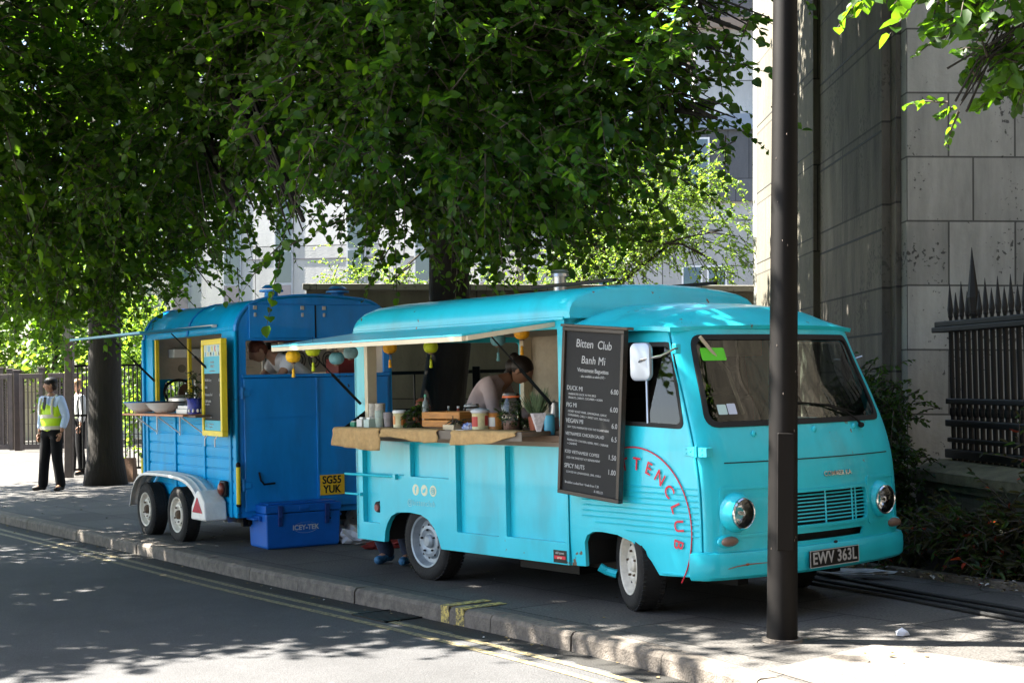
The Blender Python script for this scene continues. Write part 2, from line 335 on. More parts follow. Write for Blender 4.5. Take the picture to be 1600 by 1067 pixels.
def ground_mat(name, col, kind):
    mm = bpy.data.materials.new(name); mm.use_nodes = True; nt, b = nt_of(mm); L = nt.links
    tc = nt.nodes.new('ShaderNodeTexCoord'); mp = nt.nodes.new('ShaderNodeMapping'); L.new(tc.outputs['Object'], mp.inputs[0]); mp.inputs['Rotation'].default_value = (0, 0, R(54.5))
    big = nt.nodes.new('ShaderNodeTexNoise'); big.inputs['Scale'].default_value = .7; big.inputs['Detail'].default_value = 9; big.inputs['Roughness'].default_value = .7; L.new(mp.outputs[0], big.inputs[0])
    fine = nt.nodes.new('ShaderNodeTexNoise'); fine.inputs['Scale'].default_value = 110 if kind == 'road' else 60; fine.inputs['Detail'].default_value = 4; L.new(tc.outputs['Object'], fine.inputs[0])
    r1 = nt.nodes.new('ShaderNodeMapRange'); r1.inputs[1].default_value = .3; r1.inputs[2].default_value = .7; r1.inputs[3].default_value = .72; r1.inputs[4].default_value = 1.22; L.new(big.outputs['Fac'], r1.inputs[0])
    r2 = nt.nodes.new('ShaderNodeMapRange'); r2.inputs[1].default_value = .35; r2.inputs[2].default_value = .65; r2.inputs[3].default_value = .65; r2.inputs[4].default_value = 1.4; L.new(fine.outputs['Fac'], r2.inputs[0])
    ml = nt.nodes.new('ShaderNodeMath'); ml.operation = 'MULTIPLY'; L.new(r1.outputs[0], ml.inputs[0]); L.new(r2.outputs[0], ml.inputs[1])
    mx = nt.nodes.new('ShaderNodeMix'); mx.data_type = 'RGBA'; mx.blend_type = 'MULTIPLY'; mx.inputs[0].default_value = 1; L.new(ml.outputs[0], mx.inputs[7])
    if kind == 'slab':
        br = nt.nodes.new('ShaderNodeTexBrick'); br.inputs['Scale'].default_value = 1; br.inputs['Brick Width'].default_value = 1.15; br.inputs['Row Height'].default_value = .76; br.inputs['Mortar Size'].default_value = .009
        br.offset = .5; br.inputs['Color1'].default_value = (*col, 1); br.inputs['Color2'].default_value = (*[c*.62 for c in col], 1); br.inputs['Mortar'].default_value = (*[c*.25 for c in col], 1); L.new(mp.outputs[0], br.inputs[0]); L.new(br.outputs['Color'], mx.inputs[6])
    else: mx.inputs[6].default_value = (*col, 1)
    vo = nt.nodes.new('ShaderNodeTexVoronoi'); vo.inputs['Scale'].default_value = 3.1; L.new(tc.outputs['Object'], vo.inputs[0])
    vr = nt.nodes.new('ShaderNodeMapRange'); vr.inputs[1].default_value = .05; vr.inputs[2].default_value = .075; vr.inputs[3].default_value = .6 if kind == 'slab' else 1.5; vr.inputs[4].default_value = 1; L.new(vo.outputs['Distance'], vr.inputs[0])
    m3 = nt.nodes.new('ShaderNodeMix'); m3.data_type = 'RGBA'; m3.blend_type = 'MULTIPLY'; m3.inputs[0].default_value = 1; L.new(mx.outputs[2], m3.inputs[6]); L.new(vr.outputs[0], m3.inputs[7])
    L.new(m3.outputs[2], b.inputs['Base Color']); b.inputs['Roughness'].default_value = .82; b.inputs['Specular IOR Level'].default_value = .3
    bp = nt.nodes.new('ShaderNodeBump'); bp.inputs['Strength'].default_value = .55; bp.inputs['Distance'].default_value = .008; L.new(fine.outputs['Fac'], bp.inputs['Height']); L.new(bp.outputs[0], b.inputs['Normal'])
    return mm
ROADM = ground_mat('asphalt', (.054, .054, .056), 'road')
SLABM = ground_mat('paving slabs', (.085, .080, .075), 'slab')
KERBM = mat('granite kerb', (.14, .12, .10), .85, var=.4, vscale=14, bump=.5, bscale=70)
SOILM = mat('soil', (.022, .017, .012), .95, var=.5, vscale=12, bump=1, bscale=25)
def linepaint(name, col):
    mm = mat(name, col, .7); nt, b = nt_of(mm); L = nt.links
    tc = nt.nodes.new('ShaderNodeTexCoord'); n = nt.nodes.new('ShaderNodeTexNoise'); n.inputs['Scale'].default_value = 26; n.inputs['Detail'].default_value = 6; n.inputs['Roughness'].default_value = .75; L.new(tc.outputs['Object'], n.inputs[0])
    r = nt.nodes.new('ShaderNodeValToRGB'); r.color_ramp.elements[0].position = .42; r.color_ramp.elements[1].position = .56; r.color_ramp.elements[0].color = (.06, .055, .045, 1); r.color_ramp.elements[1].color = (*col, 1)
    L.new(n.outputs['Fac'], r.inputs[0]); L.new(r.outputs[0], b.inputs['Base Color']); return mm
YLINE = linepaint('worn yellow line paint', (.26, .21, .10))
YKERB = linepaint('yellow kerb mark paint', (.50, .38, .10))

# ------------------------------------------------------------ ground, kerb, markings
def catmull(P, n=6):
    P = [Vector(p) for p in P]; out = []
    for i in range(len(P)-1):
        p0 = P[max(i-1, 0)]; p1 = P[i]; p2 = P[i+1]; p3 = P[min(i+2, len(P)-1)]
        for k in range(n):
            t = k/n; out.append(.5*((2*p1)+(p2-p0)*t+(2*p0-5*p1+4*p2-p3)*t*t+(3*p1-p0-3*p2+p3)*t**3))
    out.append(P[-1]); return out
K = catmull([(-40, 70), (-16.5, 34.2), (-9.2, 23.3), (-6.68, 19.54), (-3.93, 15.58), (-2.12, 12.96), (-.54, 10.81), (.09, 9.91), (.70, 8.99), (1.14, 8.17), (1.75, 6.9), (2.7, 5.2), (4.2, 2.6), (6.2, -1), (9, -6)], 8)
def offset(path, d):
    out = []
    for i, p in enumerate(path):
        t = (path[min(i+1, len(path)-1)]-path[max(i-1, 0)]).normalized(); out.append(p+Vector((-t.y, t.x))*d)   # left of travel = pavement side
    return out
def at_len(path, s0):
    acc = 0
    for a, b in zip(path, path[1:]):
        l = (b-a).length
        if acc+l >= s0: return a+(b-a)*((s0-acc)/l), (b-a).normalized()
        acc += l
    return path[-1], (path[-1]-path[-2]).normalized()
KL = sum((b-a).length for a, b in zip(K, K[1:]))
mb = MB(); mb.add([(-150, -60, -.12), (160, -60, -.12), (160, 220, -.12), (-150, 220, -.12)], [(0, 1, 2, 3)])
tag(mb.build('road', ROADM), kind='structure')
_fp = offset(K, -7.2); o = sheet('bounce_pavement', [(p.x, p.y) for p in _fp[8:-10]]+[(2.5, -8.9), (-60, -8.9), (-60, 55)], [], lambda u, v: (u, v, -.02), ground_mat('pale bounce paving', (.42, .40, .36), 'slab'), th=0); tag(o, kind='structure')  # out-of-view pale paving added to bounce sunlight onto the van side
inn = offset(K, .15)
loop = [(p.x, p.y) for p in inn] + [(159, -6), (159, 215), (-40, 215)]
o = sheet('pavement', loop, [], lambda u, v: (u, v, 0), SLABM, th=0); tag(o, kind='structure')
mb = MB(); s0 = 0.0; i = 0
while s0 < KL-1:
    L = .92; mb_pts = []
    a, ta = at_len(K, s0+.005); b, tb = at_len(K, s0+L-.005); na = Vector((-ta.y, ta.x)); nb = Vector((-tb.y, tb.x))
    dz = random.uniform(-.004, .004); dd = random.uniform(-.004, .004); vs = []
    for p, nn in ((a, na), (b, nb)):
        for off, z in ((-.01+dd, -.16), (-.004+dd, -.03+dz), (.012+dd, -.006+dz), (.03+dd, .001+dz), (.15, .001), (.15, -.16)):
            q = p+nn*off; vs.append((q.x, q.y, z))
    mb.add(vs, [(k, k+1, k+7, k+6) for k in range(5)] + [(0, 1, 2, 3, 4, 5), (11, 10, 9, 8, 7, 6)]); s0 += L
tag(mb.build('kerb', KERBM), kind='structure')
for off in (-.24, -.40):
    mb = MB(); p1 = offset(K, off); p2 = offset(K, off-.065)
    for k in range(len(K)-1):
        mb.add([(*p1[k], -.116), (*p1[k+1], -.116), (*p2[k+1], -.116), (*p2[k], -.116)], [(0, 1, 2, 3)])
    tag(mb.build('yellow_line', YLINE), kind='structure')
mb = MB(); _w1 = offset(K, -.012); _w2 = offset(K, -.21)
for k in range(len(K)-1): 
    j1 = .03*math.sin(k*2.3); j2 = .03*math.sin((k+1)*2.3); mb.add([(*_w1[k], -.118), (*_w1[k+1], -.118), (_w2[k+1].x+j2, _w2[k+1].y, -.118), (_w2[k].x+j1, _w2[k].y, -.118)], [(0, 1, 2, 3)])
tag(mb.build('gutter_channel', ground_mat('grimy gutter', (.024, .023, .021), 'road')), kind='structure')
def near_k(pt):
    best = min(range(len(K)), key=lambda i: (K[i]-Vector(pt)).length); return best
_km = gnd(692, 945); ki = near_k((_km.x, _km.y)); t = (K[ki+1]-K[ki-1]).normalized(); n = Vector((-t.y, t.x))
for k in range(2):
    b = Vector((_km.x, _km.y))+t*(.19*k); mb = MB()
    for z0, z1, o0, o1 in ((-.115, -.006, -.018, -.010), (-.006, .004, -.018, .03), (.0045, .0065, .0, .36)):
        vs = []
        for q in (b, b+t*.10):
            for oo in (o0, o1):
                for z in (z0, z1): w = q+n*oo; vs.append((w.x, w.y, z))
        mb.add(vs, [(0, 1, 3, 2), (4, 6, 7, 5), (0, 4, 5, 1), (2, 3, 7, 6), (0, 2, 6, 4), (1, 5, 7, 3)])
    tag(mb.build('kerb_mark', YKERB), kind='structure')
# gully grate beside the kerb
g0 = gnd(612, 962, -.12); ki = near_k((g0.x, g0.y)); t = (K[ki+1]-K[ki-1]).normalized(); n = Vector((-t.y, t.x))
root = thing('drain_grate', 'dark iron drain grate with slanted slots set in the road against the kerb', 'drain', (g0.x, g0.y, -.12), math.atan2(t.y, t.x))
mb = MB()
for x0, x1, y0, y1 in ((-.24, .24, -.20, -.18), (-.24, .24, .18, .20), (-.24, -.22, -.2, .2), (.22, .24, -.2, .2)): mb.box(x0, x1, y0, y1, .0, .012)
mb.build('frame', BLACKM, root)
mb = MB()
for k in range(9):
    x = -.2+.05*k; mb.add([(x-.01+sx*.01+sk, y, z) for y, sk in ((-.18, 0), (.18, .03)) for sx in (0, 2) for z in (.001, .010)], [(0, 1, 3, 2), (4, 6, 7, 5), (0, 4, 5, 1), (2, 3, 7, 6), (0, 2, 6, 4), (1, 5, 7, 3)])
mb.build('bars', mat('worn iron', (.04, .038, .036), .6), root)
mb = MB(); mb.box(-.22, .22, -.18, .18, .0005, .002); mb.build('opening', BLACKR, root)
# planting bed behind the pavement on the right
bed = [(2.35, 13.0), (2.95, 12.05), (3.62, 10.95), (4.6, 9.3), (6.5, 6), (9, 2), (14, 2), (14, 14), (3.5, 21), (-3, 21.4), (-3.0, 19.0), (.5, 15.6)]
o = sheet('soil', bed, [], lambda u, v: (u, v, .035+.025*math.sin(u*3.1)*math.sin(v*2.3)), SOILM, th=0, cu=[i*.25 for i in range(-12, 56)], cv=[2+i*.25 for i in range(78)]); tag(o, kind='structure')
mb = MB()
for a, b in zip(bed[:6], bed[1:6]):
    a = Vector(a); b = Vector(b); t = (b-a).normalized(); n = Vector((-t.y, t.x)); vs = [(*(p+n*oo), z) for p in (a, b) for oo in (-.05, .05) for z in (-.01, .055)]
    mb.add(vs, [(0, 1, 3, 2), (4, 6, 7, 5), (0, 4, 5, 1), (2, 3, 7, 6), (0, 2, 6, 4), (1, 5, 7, 3)])
tag(mb.build('bed_edging', KERBM, bevel=.008), kind='structure')
# slightly rougher paving patch in the lit foreground
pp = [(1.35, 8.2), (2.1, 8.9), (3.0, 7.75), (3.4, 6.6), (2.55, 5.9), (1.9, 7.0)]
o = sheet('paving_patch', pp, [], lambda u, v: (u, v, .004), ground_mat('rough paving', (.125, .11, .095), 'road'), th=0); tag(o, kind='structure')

# ------------------------------------------------------------ buildings and walls
TILT = R(1.45)
def wallbox(mb, x0, x1, y0, y1, z0, z1): mb.box(x0, x1, y0, y1, z0, z1)
PLW = stone('dark wing stone', (.085, .075, .055), .80, 1.6, .022, .4, stain=.6)  # darkened so the unseen wing reflects and bounces little light
root = thing('stone_building', 'tall grey stone church wall with stepped return rising behind the railings', 'building', (3.63, 14.0, 0), (0, TILT, 0))
mb = MB(); mb.box(0, 9, 0, 9, -.3, 14); mb.build('front_wall', STONE, root, bevel=.01)
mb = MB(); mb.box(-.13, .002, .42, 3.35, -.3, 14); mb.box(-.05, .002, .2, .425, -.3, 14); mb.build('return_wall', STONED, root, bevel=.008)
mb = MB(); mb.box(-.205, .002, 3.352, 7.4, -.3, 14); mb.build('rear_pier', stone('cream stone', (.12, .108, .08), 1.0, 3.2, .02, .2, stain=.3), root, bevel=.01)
mb = MB()
for z in (1.05, 2.35, 3.15, 4.15, 5.1): mb.box(-.208, -.2045, 3.36, 7.38, z, z+.014)
for z in (.9, 1.95, 2.95, 3.9, 4.9): mb.box(-.1335, -.1295, .43, 3.34, z, z+.022)
mb.build('joints', BLACKR, root)
mb = MB(); mb.box(6.2, 9.2, -19, -.01, -.3, 12.5); mb.build('unseen_wing', PLW, root, bevel=.01)  # unseen wing added to fill the windscreen reflection and block sky light
for k in range(5):
    mb = MB(); mb.box(6.02, 6.195, -17.6+3.6*k, -16.6+3.6*k, -.3, 12.3); mb.build('pilaster', STONED, root, bevel=.02)
root = thing('boundary_wall', 'low grey rendered wall behind the vans with railing in front', 'wall', (.4, 21.5, 0), (0, TILT, 0))
mb = MB(); mb.box(-3.4, 3.0, 0, .3, -.2, 2.85); mb.build('wall_face', WALLG, root)
mb = MB(); mb.box(-3.45, 3.0, -.05, .35, 2.852, 2.94); mb.build('coping', stone('coping stone', (.24, .235, .21), .5, 1.1), root, bevel=.01)

def windows(root, rects, fx, depth=.12):
    for (x0, x1, z0, z1, splits) in rects:
        mb = MB(); mb.box(x0, x1, -.035, -.003, z0, z1)
        w = mb.build('window', mat_win, root)
        for k, (a, b, kind) in enumerate(splits):
            q = MB(); q.box(x0+.05, x1-.05, -.045, -.0365, z0+(z1-z0)*a+.04, z0+(z1-z0)*b-.04); q.build('pane' if kind else 'panel', DKGLASS if kind else mat_panel, w)
mat_win = mat('grey window frame', (.30, .32, .34), .5); mat_panel = mat('grey spandrel', (.10, .095, .11), .6)
root = thing('office_building', 'pale sunlit office block with tall grey window strips behind the blue trailer', 'building', atY(455, 590, 45).xy.to_3d(), (0, TILT, R(-18)))
mb = MB(); mb.box(-8, 7.0, 0, 10, -.3, 13); mb.build('wall', FACADE, root)
windows(root, [(x0, x0+.62, 2.6, 12.5, [(i/10, (i+1)/10, (i % 5) not in (1,)) for i in range(10)]) for x0 in (-6.6, -4.1, -2.35, -.62, 1.75, 3.9, 5.9)], None)
mb = MB()
for z in (5.3, 8.6, 11.2): mb.box(-8, 7.0, -.02, -.001, z, z+.03)
mb.build('string_course', mat_panel, root)
root = thing('clad_building', 'tall white building with grey clad storey and narrow windows behind the small tree', 'building', (5.2, 40, 0), (0, TILT, R(-6)))
mb = MB(); mb.box(-5, 4, 0, 8, -.3, 6.2); mb.build('lower_wall', FACADE, root)
mb = MB(); mb.box(-5, 4, -.12, 8, 6.203, 8.1); mb.build('clad_storey', GREYCL, root)
mb = MB(); mb.box(-5.02, 4, -.25, 8, 8.103, 8.5); mb.build('parapet', mat('pale blue coping', (.18, .22, .28), .4), root)
mb = MB(); mb.box(-.4, 4, .4, 8, 8.503, 10.9); mb.build('upper_wall', FACADE, root)
mb = MB(); mb.box(-.6, 4, .1, 8, 10.903, 11.15); mb.build('cornice', mat('brown cornice', (.22, .17, .13), .8), root)
mb = MB(); mb.box(-.3, 4, .5, 8, 11.153, 14); mb.build('attic', GREYCL, root)
mat_w2 = mat_win
for x0, x1, z0, z1 in ((-.62, -.02, 6.5, 7.9), (-2.9, -2.3, 6.5, 7.9), (-.75, -.2, 2.9, 4.5), (-.08, .45, 2.9, 4.5), (-3.0, -2.4, 2.9, 4.5)):
    yb = -.12 if z0 > 6 else 0
    q = MB(); q.box(x0, x1, yb-.035, yb-.003, z0, z1); w = q.build('window', mat('white window frame', (.7, .7, .7), .5), root)
    q = MB(); q.box(x0+.05, x1-.05, yb-.043, yb-.0365, z0+.05, z1-.05); q.build('pane', mat('sky lit glass', (.10, .16, .20), .05, spec=1), w)
root = thing('unseen_terrace', 'unseen brown terrace of windows added across the street to block sky light', 'building', (0, -9, 0), (0, 0, R(-8)))  # unseen; blocks sky light, left end cut so sky reaches the van side
mb = MB(); mb.box(-9, 30, -8, 0, -.3, 17); mb.build('wall', stone('brown street brick', (.24, .19, .15), .5, 1.1), root)
for k in range(6, 14):
    for z0 in (1.0, 4.6, 8.2, 11.6):
        q = MB(); q.box(-31+4.4*k, -29.4+4.4*k, .003, .06, z0, z0+2.2); w = q.build('window', mat_win, root)
        q = MB(); q.box(-30.9+4.4*k, -29.5+4.4*k, .062, .07, z0+.1, z0+2.1); q.build('pane', DKGLASS, w)
root = thing('garden_wall', 'beige stone wall lit by the sun beyond the open gates', 'wall', (-15, 47, 0), (0, TILT, 0))
mb = MB(); mb.box(-12, 9, 0, .4, -.2, 2.1); mb.build('wall_face', stone('beige stone', (.42, .35, .27), .5, 1.0), root)
mb = MB(); mb.box(-12, 9, -.06, .46, 2.103, 2.25); mb.build('coping', stone('beige coping', (.38, .33, .27), .5, 1.1), root)

# railings
def railing(name, label, cat, a, b, h, spacing, r, posts=(), zb=.12, rails=2, mt=None, postr=.045, extra=0):
    a = Vector(a); b = Vector(b); d = b-a; L = d.length; root = thing(name, label, cat, (a.x, a.y, 0), math.atan2(d.y, d.x)); mt = mt or BLACKM
    mb = MB()
    for z in ((zb, h) if rails == 2 else (zb, h*.55, h)): mb.box(0, L, -.02, .02, z-.02, z+.02)
    mb.build('rails', mt, root)
    mb = MB(); n = int(L/spacing)
    for i in range(n+1):
        x = i*spacing; mb.frustum((x, 0, zb), (x, 0, h+extra), r, r, 6)
    mb.build('bars', mt, root)
    for x in posts:
        mb = MB(); mb.box(x*L-postr, x*L+postr, -postr, postr, -.05, h+.06); mb.build('post', mt, root, bevel=.005)
    return root
railing('iron_railing', 'black iron railing with widely spaced uprights seen through the turquoise van', 'railing', (-2.6, 17.9), (3.35, 17.5), 1.70, .36, .011, (.02, .365, .70, .99), zb=.15)
railing('iron_fence', 'tall black close barred fence between the tree and the blue trailer', 'fence', (-8.05, 27.3), (-3.2, 28.6), 2.0, .075, .014, (0, .26, .52, .78, 1), zb=.12, rails=3)
GATEM = mat('brown gate paint', (.07, .05, .042), .5, var=.3)
def gate(a, b, h, label, mesh=None, sp=.2):
    a = Vector(a); b = Vector(b); d = b-a; L = d.length; root = thing('metal_gate', label, 'gate', (a.x, a.y, .0), math.atan2(d.y, d.x))
    mb = MB(); w = .05
    for x0, x1, z0, z1 in ((0, .09, .06, h), (L-.09, L, .06, h), (.09, L-.09, .08, .2), (.09, L-.09, h-.12, h)): mb.box(x0, x1, -w, w, z0, z1)
    mb.build('frame', GATEM, root, bevel=.006)
    mb = MB(); n = max(2, int((L-.2)/sp))
    for i in range(n+1):
        x = .1+(L-.2)*i/n; mb.frustum((x, 0, .2), (x, 0, h-.12), .019, .019, 6)
    mb.build('bars', GATEM, root)
    if mesh:
        mb = MB()
        for k in range(int((mesh[1]-mesh[0])/.07)): mb.box(mesh[0]+.07*k, mesh[0]+.07*k+.02, -.03, -.015, mesh[2], h-.12)
        for k in range(int((h-.12-mesh[2])/.07)): mb.box(mesh[0], mesh[1], -.015, 0, mesh[2]+.07*k, mesh[2]+.07*k+.02)
        mb.build('mesh_panel', GATEM, root)
    return root
ga = gnd(53, 704); gb = gnd(116, 722); gc = gnd(-40, 700); gd = gnd(20, 699)
gate((-12.45, 38), (-11.86, 38), 1.98, 'brown metal gate panel of close bars just left of the guard', None, .085)
gate((-11.72, 38), (-11.25, 38), 1.98, 'brown gate panel with a mesh screen right behind the guard', (.08, .40, .95), .085)
gate((-11.20, 37.9), (-10.72, 37.9), 1.98, 'brown gate panel of close bars between guard and sign post', None, .085)
gate((-14.3, 38.3), (-12.66, 38.1), 1.98, 'brown metal gate leaf at the left edge of the picture', (.9, 1.5, .2), .085)
for px, py, hh, ww, lb in ((3, 700, 2.15, .09, 'dark square gate post at the far left edge'), (19, 702, 2.1, .09, 'second dark gate post from the left edge'), (29, 704, 2.05, .08, 'third dark gate post from the left edge'), (67, 704, 2.1, .07, 'dark gate post immediately left of the guard')):
    p = gnd(px, py); root = thing('gate_post', lb, 'post', p); mb = MB(); mb.box(-ww, ww, -ww, ww, 0, hh); mb.build('shaft', GATEM, root, bevel=.01)
    mb = MB(); mb.box(-ww-.02, ww+.02, -ww-.02, ww+.02, hh, hh+.05); mb.build('cap', GATEM, root, bevel=.01)
p = gnd(108, 746); root = thing('sign_post', 'tall slim brown post with a small square sign back near the guard', 'post', p, (0, R(1), 0))
mb = MB(); mb.box(-.07, .07, -.07, .07, 0, 2.55); mb.build('shaft', GATEM, root, bevel=.01)
mb = MB(); mb.box(-.11, .09, -.10, -.075, 2.42, 2.72); mb.build('sign_plate', mat('sign back', (.16, .16, .14), .6), root, bevel=.01)
# spiked fence on plinth, right
fa = Vector((3.66, 13.6)); fb = Vector((5.0, 4.6)); d = (fb-fa); L = d.length; ang = math.atan2(d.y, d.x)
root = thing('plinth_wall', 'low dark stone plinth wall with moulded coping under the spiked railings', 'wall', (fa.x, fa.y, 0), ang)
PL = stone('sooty stone', (.13, .12, .095), .7, 1.3, .01, .3, stain=.5)
mb = MB(); mb.box(0, L, 0, .7, -.1, .56); mb.box(0, .35, -.05, 0, -.1, .56); mb.build('wall_face', PL, root, bevel=.01)
mb = MB(); mb.box(-.02, L, -.04, .72, .562, .63); mb.box(-.05, L, -.09, .74, .632, .72)
mb.add([(-.05, -.09, .722), (L, -.09, .722), (L, .2, .80), (-.05, .2, .80), (-.05, .7, .80), (L, .7, .80), (-.05, .7, .722), (L, .7, .722)], [(0, 1, 2, 3), (3, 2, 5, 4), (0, 3, 4, 6), (1, 7, 5, 2), (4, 5, 7, 6)])
mb.build('coping', mat('mossy coping', (.13, .12, .075), .95, var=.4, vscale=5, bump=.4), root, bevel=.008)
mb = MB(); mb.box(0, L, .0, .03, .40, .44); 
root = thing('spiked_railing', 'heavy black iron railing topped with spear finials on the plinth wall', 'railing', (fa.x, fa.y, .8), ang)
mb = MB(); 
for z0, z1, w in ((.02, .10, .07), (.16, .20, .045), (.30, .36, .06), (.50, .55, .05), (1.14, 1.19, .09), (1.19, 1.24, .06)): mb.box(-.05 if z0 > 1.1 else .12, L, .25-w, .25+w, z0, z1)
mb.build('rails', BLACKM, root, bevel=.01)
mb = MB(); n = int((L-.2)/.115)
for i in range(n): x = .17+.115*i; mb.frustum((x, .25, .0), (x, .25, 1.15), .022, .022, 8); mb.ell((x, .25, .43), (.034, .034, .06), n=8, m=6)
mb.build('bars', BLACKM, root)
mb = MB()
for i in range(n):
    x = .17+.115*i; big = (i % 9) == 4; hh = .62 if big else (.34 if i % 2 == 0 else .25); w = .05 if big else .026
    mb.frustum((x, .25, 1.24), (x, .25, 1.24+hh*.3), w*.5, w*1.0, 6); mb.frustum((x, .25, 1.24+hh*.3), (x, .25, 1.24+hh), w*1.0, .002, 6); mb.ell((x, .25, 1.28), (w*.9, w*.9, .02), n=8, m=5)
mb.build('finials', BLACKM, root)

# lamp post
p = gnd(1222, 1001); root = thing('lamp_post', 'thick dark brown steel lamp column standing in front of the turquoise van', 'lamp post', p, (0, R(1.75), 0))
LAMPM = mat('dark brown column paint', (.0032, .0022, .0018), .55, var=.35, vscale=5, spec=.25)
mb = MB(); mb.frustum((0, 0, .0), (0, 0, 7.2), .0925, .058, 32); mb.build('column', LAMPM, root, smooth=True)
mb = MB(); mb.frustum((0, 0, 0), (0, 0, .02), .125, .12, 24); mb.build('base_collar', KERBM, root)
mb = MB(); mb.box(-.05, .05, -.0965, -.08, .55, 1.25); mb.build('access_door', LAMPM, root, bevel=.006)
mb = MB()
for k in range(14):
    z = random.uniform(.1, 3.6); a = random.uniform(-2.6, -.5); r = .0925-.0345*z/7.2+.001; mb.ell((r*math.cos(a), r*math.sin(a), z), (.002, .002, random.uniform(.003, .008)), n=6, m=4)
mb.build('paint_chips', mat('chipped paint', (.18, .15, .13), .8), root)
mb = MB(); mb.tube([(0, 0, 7.1), (-.1, 0, 7.5), (-.5, 0, 7.75), (-1.0, 0, 7.8)], .035, 10); mb.build('arm', LAMPM, root, smooth=True)
mb = MB(); mb.ell((-1.25, 0, 7.8), (.36, .14, .09)); mb.build('lantern', STEEL, root, smooth=True)

# ------------------------------------------------------------ foliage
LV = np.array([(0, 0), (.30, .06), (.47, .36), (.36, .74), (0, 1.08), (-.36, .74), (-.47, .36), (-.30, .06)], float)
def leaf_arrays(P, D, N, S, slim=1.0):
    D = D/np.linalg.norm(D, axis=1, keepdims=True); X = np.cross(D, N); X /= np.linalg.norm(X, axis=1, keepdims=True)+1e-9; N = np.cross(X, D)
    fold = np.abs(LV[:, 0])*.35
    V = P[:, None, :] + S[:, None, None]*(X[:, None, :]*LV[None, :, 0, None]*slim + D[:, None, :]*LV[None, :, 1, None] + N[:, None, :]*(fold[None, :, None]-.10*LV[None, :, 1, None]**2))
    return V.reshape(-1, 3)
def crown_mesh(name, P, D, N, S, mats, twigs=None, slim=1.0, midx=None, parent=None):
    V = leaf_arrays(P, D, N, S, slim); n = len(P)
    base = (np.arange(n)*8)[:, None]
    f1 = base+np.array([0, 1, 2, 3, 4]); f2 = base+np.array([0, 4, 5, 6, 7]); faces = np.stack([f1, f2], 1).reshape(-1, 5)
    nl = faces.size; loops = faces.reshape(-1); starts = np.arange(len(faces))*5; tot = np.full(len(faces), 5)
    mi = np.repeat(midx if midx is not None else np.zeros(n, int), 2)
    if twigs is not None and len(twigs):
        # twigs: (m, k, 3) polylines -> thin 3-sided tubes
        T = np.asarray(twigs); m_, k_, _ = T.shape; dirs = T[:, -1]-T[:, 0]; dirs /= np.linalg.norm(dirs, axis=1, keepdims=True)
        a = np.cross(dirs, (0.3, .2, .93)); a /= np.linalg.norm(a, axis=1, keepdims=True)+1e-9; b = np.cross(dirs, a)
        rad = np.linspace(.008, .002, k_)[None, :, None, None]
        ring = np.stack([a, -.5*a+.87*b, -.5*a-.87*b], 1)
        TV = (T[:, :, None, :]+rad*ring[:, None, :, :]).reshape(-1, 3); off = len(V); V = np.concatenate([V, TV])
        q = []
        bi = (np.arange(m_)*k_*3)[:, None]
        for s in range(k_-1):
            for i in range(3): q.append(bi+np.array([s*3+i, s*3+(i+1) % 3, (s+1)*3+(i+1) % 3, (s+1)*3+i])+off)
        q = np.concatenate(q); starts = np.concatenate([starts, nl+np.arange(len(q))*4]); tot = np.concatenate([tot, np.full(len(q), 4)]); loops = np.concatenate([loops, q.reshape(-1)])
        mi = np.concatenate([mi, np.full(len(q), len(mats))])
    me = bpy.data.meshes.new(name); me.vertices.add(len(V)); me.vertices.foreach_set('co', V.astype(np.float32).reshape(-1))
    me.loops.add(len(loops)); me.loops.foreach_set('vertex_index', loops.astype(np.int32)); me.polygons.add(len(starts)); me.polygons.foreach_set('loop_start', starts.astype(np.int32)); me.polygons.foreach_set('loop_total', tot.astype(np.int32))
    for mm in list(mats)+[TWIG]: me.materials.append(mm)
    me.polygons.foreach_set('material_index', mi.astype(np.int32)); me.update(calc_edges=True); me.validate()
    o = bpy.data.objects.new(name, me); C.objects.link(o); o.parent = parent; return o
